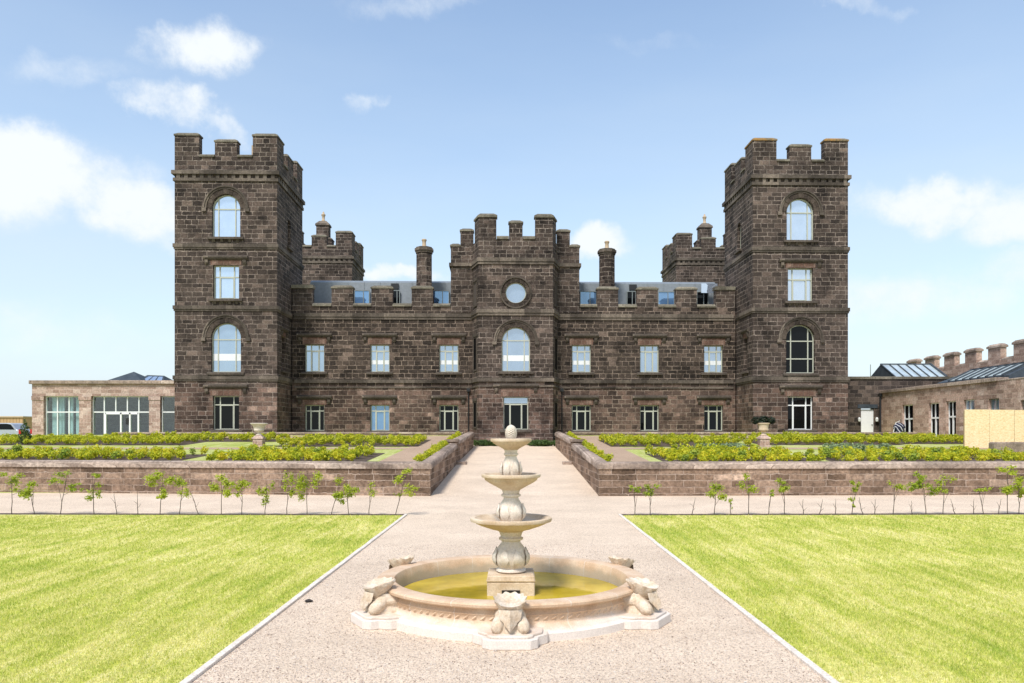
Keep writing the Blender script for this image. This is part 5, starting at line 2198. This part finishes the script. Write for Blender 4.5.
# ------------------------------------------------------------------ young hedge trees along the lawns
# (base px, lean px at top, height px, [(blob dx px, top y px, bottom y px, half width px)], density)
sap = [
    (12, 0, 44, [(-2, 473, 487, 11), (10, 482, 500, 9)], 150, 'spreading leafy sapling first from the left picture edge'),
    (35, -6, 30, [(-4, 482, 500, 8)], 60, 'short leaning sapling, second from the left picture edge'),
    (60, 7, 44, [(0, 470, 485, 10), (15, 483, 494, 8)], 90, 'left leaning sapling with two loose sprays, third from the left edge'),
    (94, -2, 46, [(1, 474, 484, 5), (-2, 484, 502, 8)], 90, 'narrow leafy sapling, just left of the bare forked one'),
    (117, -3, 26, [], 0, 'bare forked sapling without leaves on the left lawn edge'),
    (138, -1, 26, [], 0, 'bare straight stick sapling, right of the forked one'),
    (160, 3, 50, [(2, 470, 490, 14), (2, 488, 500, 7)], 210, 'fullest broad leafy sapling of the left row'),
    (179, 6, 48, [(4, 478, 498, 9)], 90, 'leafy sapling crossing a leaning bare stem, left row'),
    (199, -9, 28, [], 0, 'bare stem leaning left against the leafy sapling beside it'),
    (221.5, 0, 50, [(0, 474, 498, 11)], 150, 'bushy upright sapling in the middle of the left row'),
    (242, 0, 44, [(-1, 479, 499, 9)], 100, 'smaller leafy sapling just right of the bushy middle one'),
    (265, 2, 38, [(1, 478, 507, 7)], 80, 'sapling leafy almost to the ground, in front of the wall'),
    (287, 1, 50, [(2, 472, 500, 6)], 70, 'tall thin sapling with sparse leaves, left row'),
    (307, 0, 54, [(2, 469, 502, 11)], 190, 'tallest dense sapling of the left row, near the urn'),
    (331, 10, 40, [(9, 488, 505, 6)], 60, 'right leaning short sapling touching its neighbour'),
    (349, -3, 50, [(-3, 474, 500, 10)], 150, 'wide leafy sapling fourth from the path end, left row'),
    (369, 2, 40, [(2, 480, 500, 7)], 28, 'sparse thin sapling second from the path end, left row'),
    (395, 12, 48, [(8, 468, 485, 9), (10, 484, 497, 12)], 110, 'strongly right leaning sapling at the path end of the left row'),
    (635, 0, 28, [(0, 485, 493, 6)], 30, 'thin sapling with a small tuft at the path end of the right row'),
    (650, 0, 32, [(1, 484, 497, 9)], 70, 'flat topped leafy sapling second from the path, right row'),
    (691.5, 4, 20, [], 0, 'bare leaning twig between the leafy ones, right row'),
    (714, 2, 34, [(3, 483, 504, 10)], 130, 'compact dense sapling with leaning crown, right row'),
    (731, -1, 18, [(0, 499, 511, 2)], 12, 'short dead brown stub of a sapling, right row'),
    (749, -1, 42, [(-2, 473, 497, 8)], 70, 'tall airy sapling against the dark wall patch, right row'),
    (768, 3, 24, [(3, 490, 497, 4)], 14, 'nearly bare sapling with a few top leaves, right row'),
    (785, -2, 38, [(-2, 478, 496, 7)], 70, 'medium leafy sapling below the right hand urn'),
    (803, 0, 18, [], 0, 'bare knotted stub right of the one below the urn'),
    (819, 4, 18, [], 0, 'bare twig leaning right below the garden bed'),
    (835.5, 0, 18, [], 0, 'bare upright twig just left of a low tufted sapling'),
    (851.5, 5, 32, [(5, 481, 495, 5), (0, 498, 508, 3)], 60, 'small tufted sapling with leaves low on the stem'),
    (863, -4, 20, [], 0, 'bare stem leaning left beside the small tufted sapling'),
    (875, 0, 18, [], 0, 'bare upright twig under the dark stones, right row'),
    (893, 2, 32, [(2, 481, 495, 9)], 40, 'sparse see-through sapling in front of the stained wall'),
    (911.5, 0, 16, [], 0, 'bare twig just left of the broadest right hand sapling'),
    (926, -3, 40, [(-5, 473, 486, 7), (-3, 484, 498, 13)], 170, 'broadest yellowish leafy sapling of the right row'),
    (943, 1, 38, [(1, 476, 496, 12)], 60, 'loose open sapling right of the broadest one'),
    (955, -4, 18, [], 0, 'bare twig leaning left below the hoarding edge'),
    (973.5, 0, 18, [], 0, 'bare straight twig below the hoarding'),
    (984, -5, 28, [(-1, 488, 494, 8)], 26, 'thin leaning sapling with a flat wisp of leaves below the hoarding'),
    (998, 3, 18, [], 0, 'bare leaning stem left of the tall end sapling'),
    (1007.5, 0, 46, [(0, 467, 476, 10), (3, 477, 500, 12)], 210, 'tall full sapling near the right picture edge'),
    (1019, 0, 36, [(1, 486, 500, 8)], 90, 'green sapling cut by the right picture edge'),
]
for i, (px, lean, hpx, blobs, n, lab) in enumerate(sap):
    rr = random.Random(300 + i)
    s = -1 if px < HX else 1
    xw = abs(px - HX) * 20.98 / F
    d = 20.98 + .020 * (xw - KX)
    x = (px - HX) * d / F
    k = d / F
    t = thing('sapling', lab + (' along the lawn' if len(lab.split()) < 13 else ''), 'sapling', (x, d, 0), group='saplings along the lawn edges')
    H = hpx * k
    b = MB()
    pts = []
    m_ = 6
    for j in range(m_ + 1):
        u = j / m_
        pts.append((lean * k * u + rr.uniform(-.012, .012) * (j > 0), rr.uniform(-.012, .012), -.03 + H * u * .95))
    b.tube(pts, [.012 - .008 * j / m_ for j in range(m_ + 1)], 6)
    nb = 4 if blobs else 2
    for j in range(nb):
        q = pts[2 + j % 4]
        sgn = -1 if j % 2 else 1
        if blobs:
            bq = blobs[j % len(blobs)]
            tx, tz = bq[0] * k + rr.uniform(-.6, .6) * bq[3] * k, (0 - (((bq[1] + bq[2]) / 2) - 516)) * k * .98
        else:
            tx, tz = q[0] + sgn * rr.uniform(.05, .12), q[2] + rr.uniform(.06, .18)
        ty = rr.uniform(-.1, .1)
        mid = ((q[0] + tx) / 2 + rr.uniform(-.02, .02), ty / 2, (q[2] + max(tz, q[2])) / 2)
        b.tube([q, mid, (tx, ty, max(tz, q[2] + .02))], [.006, .0045, .003], 5)
    b.build('trunk', M_BARK, t)
    if blobs:
        bl = []
        for (dx, y0, y1, hw) in blobs:
            cz = (516 - (y0 + y1) / 2) * k
            hz = (y1 - y0) / 2 * k
            w = hw * k
            for q in range(7):
                bl.append(((dx * k + rr.uniform(-.85, .85) * w, rr.uniform(-.6, .6) * min(w, .22), cz + rr.uniform(-.75, .75) * hz), (w * .55, min(w, .2) * .55, max(.05, hz * .42))))
        leaf_cloud(bl, int(n * 5.5), .030, 400 + i, 'foliage', M_SAP, t, shell=.0, up=.7)

# ------------------------------------------------------------------ parked cars and shed at the far left
def car(name, label, x0, length, body, flip, height=1.5):
    d = 62.0
    t = thing(name, label, 'car', (x0, d, 1.42), group='cars parked left of the pavilion')
    L_ = length
    h = height
    prof = [(0, .35), (.02, .75), (.08, .95), (.35 * 1, 1.0), (.75, h - .06), (1.1, h), (L_ * .55, h), (L_ * .74, 1.02), (L_ * .95, .88), (L_, .65), (L_, .35)]
    if flip:
        prof = [(L_ - a, b_) for a, b_ in prof][::-1]
    b = MB()
    b.extr(prof, 0, 1.75, 'y')
    bo = b.build('body', body, t, bevel=.05)
    g = MB()
    wp = [(.5, 1.02), (.82, h - .12), (1.15, h - .07), (L_ * .53, h - .07), (L_ * .69, 1.04)]
    if flip:
        wp = [(L_ - a, b_) for a, b_ in wp][::-1]
    g.extr(wp, -.012, .02, 'y')
    g.build('window', M_DARK, t)
    for wx in (.8, L_ - .85):
        w = MB().lathe([(.2, 0), (.32, .01), (.33, .1), (.32, .2), (.2, .21)], 24)
        o = w.build('wheel', M_BLACK, t, (wx, .12, .33), (R(90), 0, 0), smooth=True)
        MB().lathe([(.02, .2), (.19, .215), (.2, .2)], 16).build('rim', M_LEAD, o)
    for zz in (0.62,):
        xx = L_ - .02 if flip else .02
        l = MB().box(xx - .16 if flip else xx - .03, xx + .04 if flip else xx + .16, -.02, .35, zz + .05, zz + .42)
        l.build('tail_light', plain('red_lens', (.42, .01, .01), .25), t)
    return t


car('parked_car', 'silver grey car with red tail light parked nearest the left picture edge', (21 - HX) * 62 / F - 4.3, 4.3, plain('silver_paint', (.42, .45, .5), .3, .3), True, 1.55)
car('parked_car', 'white car parked between the silver car and the pavilion', (20.5 - HX) * 61 / F + .15, 4.0, plain('white_paint', (.75, .77, .8), .3), False, 1.48)
t = thing('shed', 'low tan boarded shed with flat roof behind the parked cars', 'shed', (-56.5, 76, 1.4))
x1 = (23 - HX) * 76 / F + 56.5
zz = EYE + (HY - 416.2) * 76 / F - 1.4
b = MB()
b.box(0, x1, 0, 5, -.5, zz - .12)
for i in range(28):
    b.box(i * x1 / 28, (i + .9) * x1 / 28, -.03, -.002, -.4, zz - .14)
b.build('wall', plain('tan_boards', (.48, .31, .16), .8), t)
MB().box(-.1, x1 + .1, -.15, 5.1, zz - .12, zz).build('roof', plain('roof_felt', (.5, .38, .25), .8), t)
# thin mast on the skyline at right
o = MB().tube([(0, 0, 0), (0, 0, 8.0)], [.07, .04], 8).build('lamp_mast', M_GFRAME, loc=((870.5 - HX) * 78 / F, 78, 1.0))
o = tag(o, 'thin grey mast standing on the skyline right of the castle', 'mast')

# ------------------------------------------------------------------ grass blades, loose pebbles and litter
rs = np.random.RandomState(5)


def blades(x0, x1, y0, y1, dens, h, w, seed):
    r = np.random.RandomState(seed)
    n = int((x1 - x0) * (y1 - y0) * dens)
    x, y = r.uniform(x0, x1, n), r.uniform(y0, y1, n)
    hh = h * (.5 + r.rand(n))
    ww = w * (.6 + .8 * r.rand(n))
    a = r.uniform(0, 6.283, n)
    lx, ly = r.normal(0, .5, n) * hh, r.normal(0, .5, n) * hh
    V = np.empty((n, 3, 3))
    V[:, 0] = np.stack([x - np.cos(a) * ww, y - np.sin(a) * ww, np.full(n, .014)], 1)
    V[:, 1] = np.stack([x + np.cos(a) * ww, y + np.sin(a) * ww, np.full(n, .014)], 1)
    V[:, 2] = np.stack([x + lx, y + ly, .014 + hh], 1)
    return V


def visible(V):
    x, y = V[:, 2, 0], V[:, 2, 1]
    px = HX + F * x / np.maximum(y, .1)
    return V[(px > -25) & (px < 1050)]


m, N, L, b = new_mat('grass_blade')
ge = N.new('ShaderNodeNewGeometry')
mp = N.new('ShaderNodeMapping')
mp.inputs['Rotation'].default_value = (0, 0, R(-2))
mp.inputs['Scale'].default_value = (3.4, .30, 0)
L.new(ge.outputs['Position'], mp.inputs['Vector'])
n1 = noise(N, L, mp.outputs[0], 1.1, 7, .68)
n2 = noise(N, L, ge.outputs['Position'], .45, 4, .6)
v = mth(N, L, 'ADD', mth(N, L, 'MULTIPLY', n1.outputs['Fac'], .62), mth(N, L, 'MULTIPLY', n2.outputs['Fac'], .38))
v = mth(N, L, 'ADD', v, mth(N, L, 'MULTIPLY', mth(N, L, 'SUBTRACT', ge.outputs['Random Per Island'], .5), .42))
cg = ramp(N, L, v, [(.34, tuple(x * 1.05 for x in LUSH)), (.47, tuple(x * 1.1 for x in FRESH)), (.62, tuple(x * 1.15 for x in DRY))]).outputs[0]
L.new(cg, b.inputs['Base Color'])
b.inputs['Roughness'].default_value = .6
b.inputs['Specular IOR Level'].default_value = .15
tl = N.new('ShaderNodeBsdfTranslucent')
L.new(cg, tl.inputs['Color'])
mx = N.new('ShaderNodeMixShader')
mx.inputs[0].default_value = .45
L.new(b.outputs[0], mx.inputs[1])
L.new(tl.outputs[0], mx.inputs[2])
L.new(mx.outputs[0], N['Material Output'].inputs['Surface'])
for s in (-1, 1):
    parts = []
    for (y0, y1, dens, h, w) in ((6.4, 9.5, 4600, .032, .0036), (9.5, 13, 2600, .033, .0048), (13, 17, 1300, .034, .0065), (17, 20.8, 800, .036, .009)):
        xa, xb = KXS[s] + .05, 2 + y1 * .69
        q = blades(xa, xb, y0, y1, dens, h, w, int(y0 * 10) + s)
        q[:, :, 0] *= s
        parts.append(visible(q))
    V = np.concatenate(parts).reshape(-1, 3)
    Fc = np.arange(len(V)).reshape(-1, 3)
    o = bpy.data.objects.new('grass', np_mesh('grass', V, Fc, m))
    C.objects.link(o)
    tag(o, f'short pale green mown grass on the {"left" if s < 0 else "right"} hand lawn', 'grass', None, 'stuff')

# loose stones lying on the gravel near the camera
oct_v = np.array([(1, 0, 0), (0, 1, 0), (-1, 0, 0), (0, -1, 0), (0, 0, .7), (0, 0, -.7)], float)
oct_f = np.array([(0, 1, 4), (1, 2, 4), (2, 3, 4), (3, 0, 4), (1, 0, 5), (2, 1, 5), (3, 2, 5), (0, 3, 5)])
VV, FF = [], []
bs_ = 0
npb = 42000
yy = 6.6 + (rs.rand(npb) ** 1.7) * 9
xx = rs.uniform(-2.94, 2.94, npb)
rad = np.hypot(xx + .045, yy - 10.1)
keep = rad > 1.80
xx, yy = xx[keep], yy[keep]
n = len(xx)
sz = rs.uniform(.0035, .0085, n) * (1 + .5 * (rs.rand(n) > .95))
an = rs.uniform(0, 6.28, n)
st = rs.uniform(.6, 1.3, (n, 3))
ov = oct_v[None] * st[:, None, :] * sz[:, None, None]
ca, sa = np.cos(an)[:, None], np.sin(an)[:, None]
wx = ov[:, :, 0] * ca - ov[:, :, 1] * sa + xx[:, None]
wy = ov[:, :, 0] * sa + ov[:, :, 1] * ca + yy[:, None]
wz = ov[:, :, 2] + (sz * .35)[:, None]
V = np.stack([wx, wy, wz], 2).reshape(-1, 3)
Fc = (oct_f[None] + (np.arange(n) * 6)[:, None, None]).reshape(-1, 3)
m, N, L, b = new_mat('loose_pebble')
ge = N.new('ShaderNodeNewGeometry')
L.new(ramp(N, L, ge.outputs['Random Per Island'], [(0, (.17, .12, .095)), (.1, (.36, .26, .20)), (.35, (.50, .405, .34)), (.8, (.62, .53, .46)), (1, (.72, .66, .6))]).outputs[0], b.inputs['Base Color'])
b.inputs['Roughness'].default_value = .9
o = bpy.data.objects.new('loose_pebbles', np_mesh('loose_pebbles', V, Fc, m))
C.objects.link(o)
tag(o, 'loose pale pink and brown pebbles scattered over the gravel walk', 'pebbles', None, 'stuff')

q = P(308.6, 602, 10.32)
o = MB().lathe([(.015, 0), (.042, .006), (.05, .02), (.032, .034), (.01, .038)], 10, (0, 0, 0), lambda a, k, z: 1 + .25 * math.sin(3 * a + k)).build('clod', plain('dark_earth', (.03, .025, .022), .9), loc=(q.x, q.y, 0), smooth=True)
tag(o, 'dark lump of earth lying on the gravel left of the fountain', 'clod')
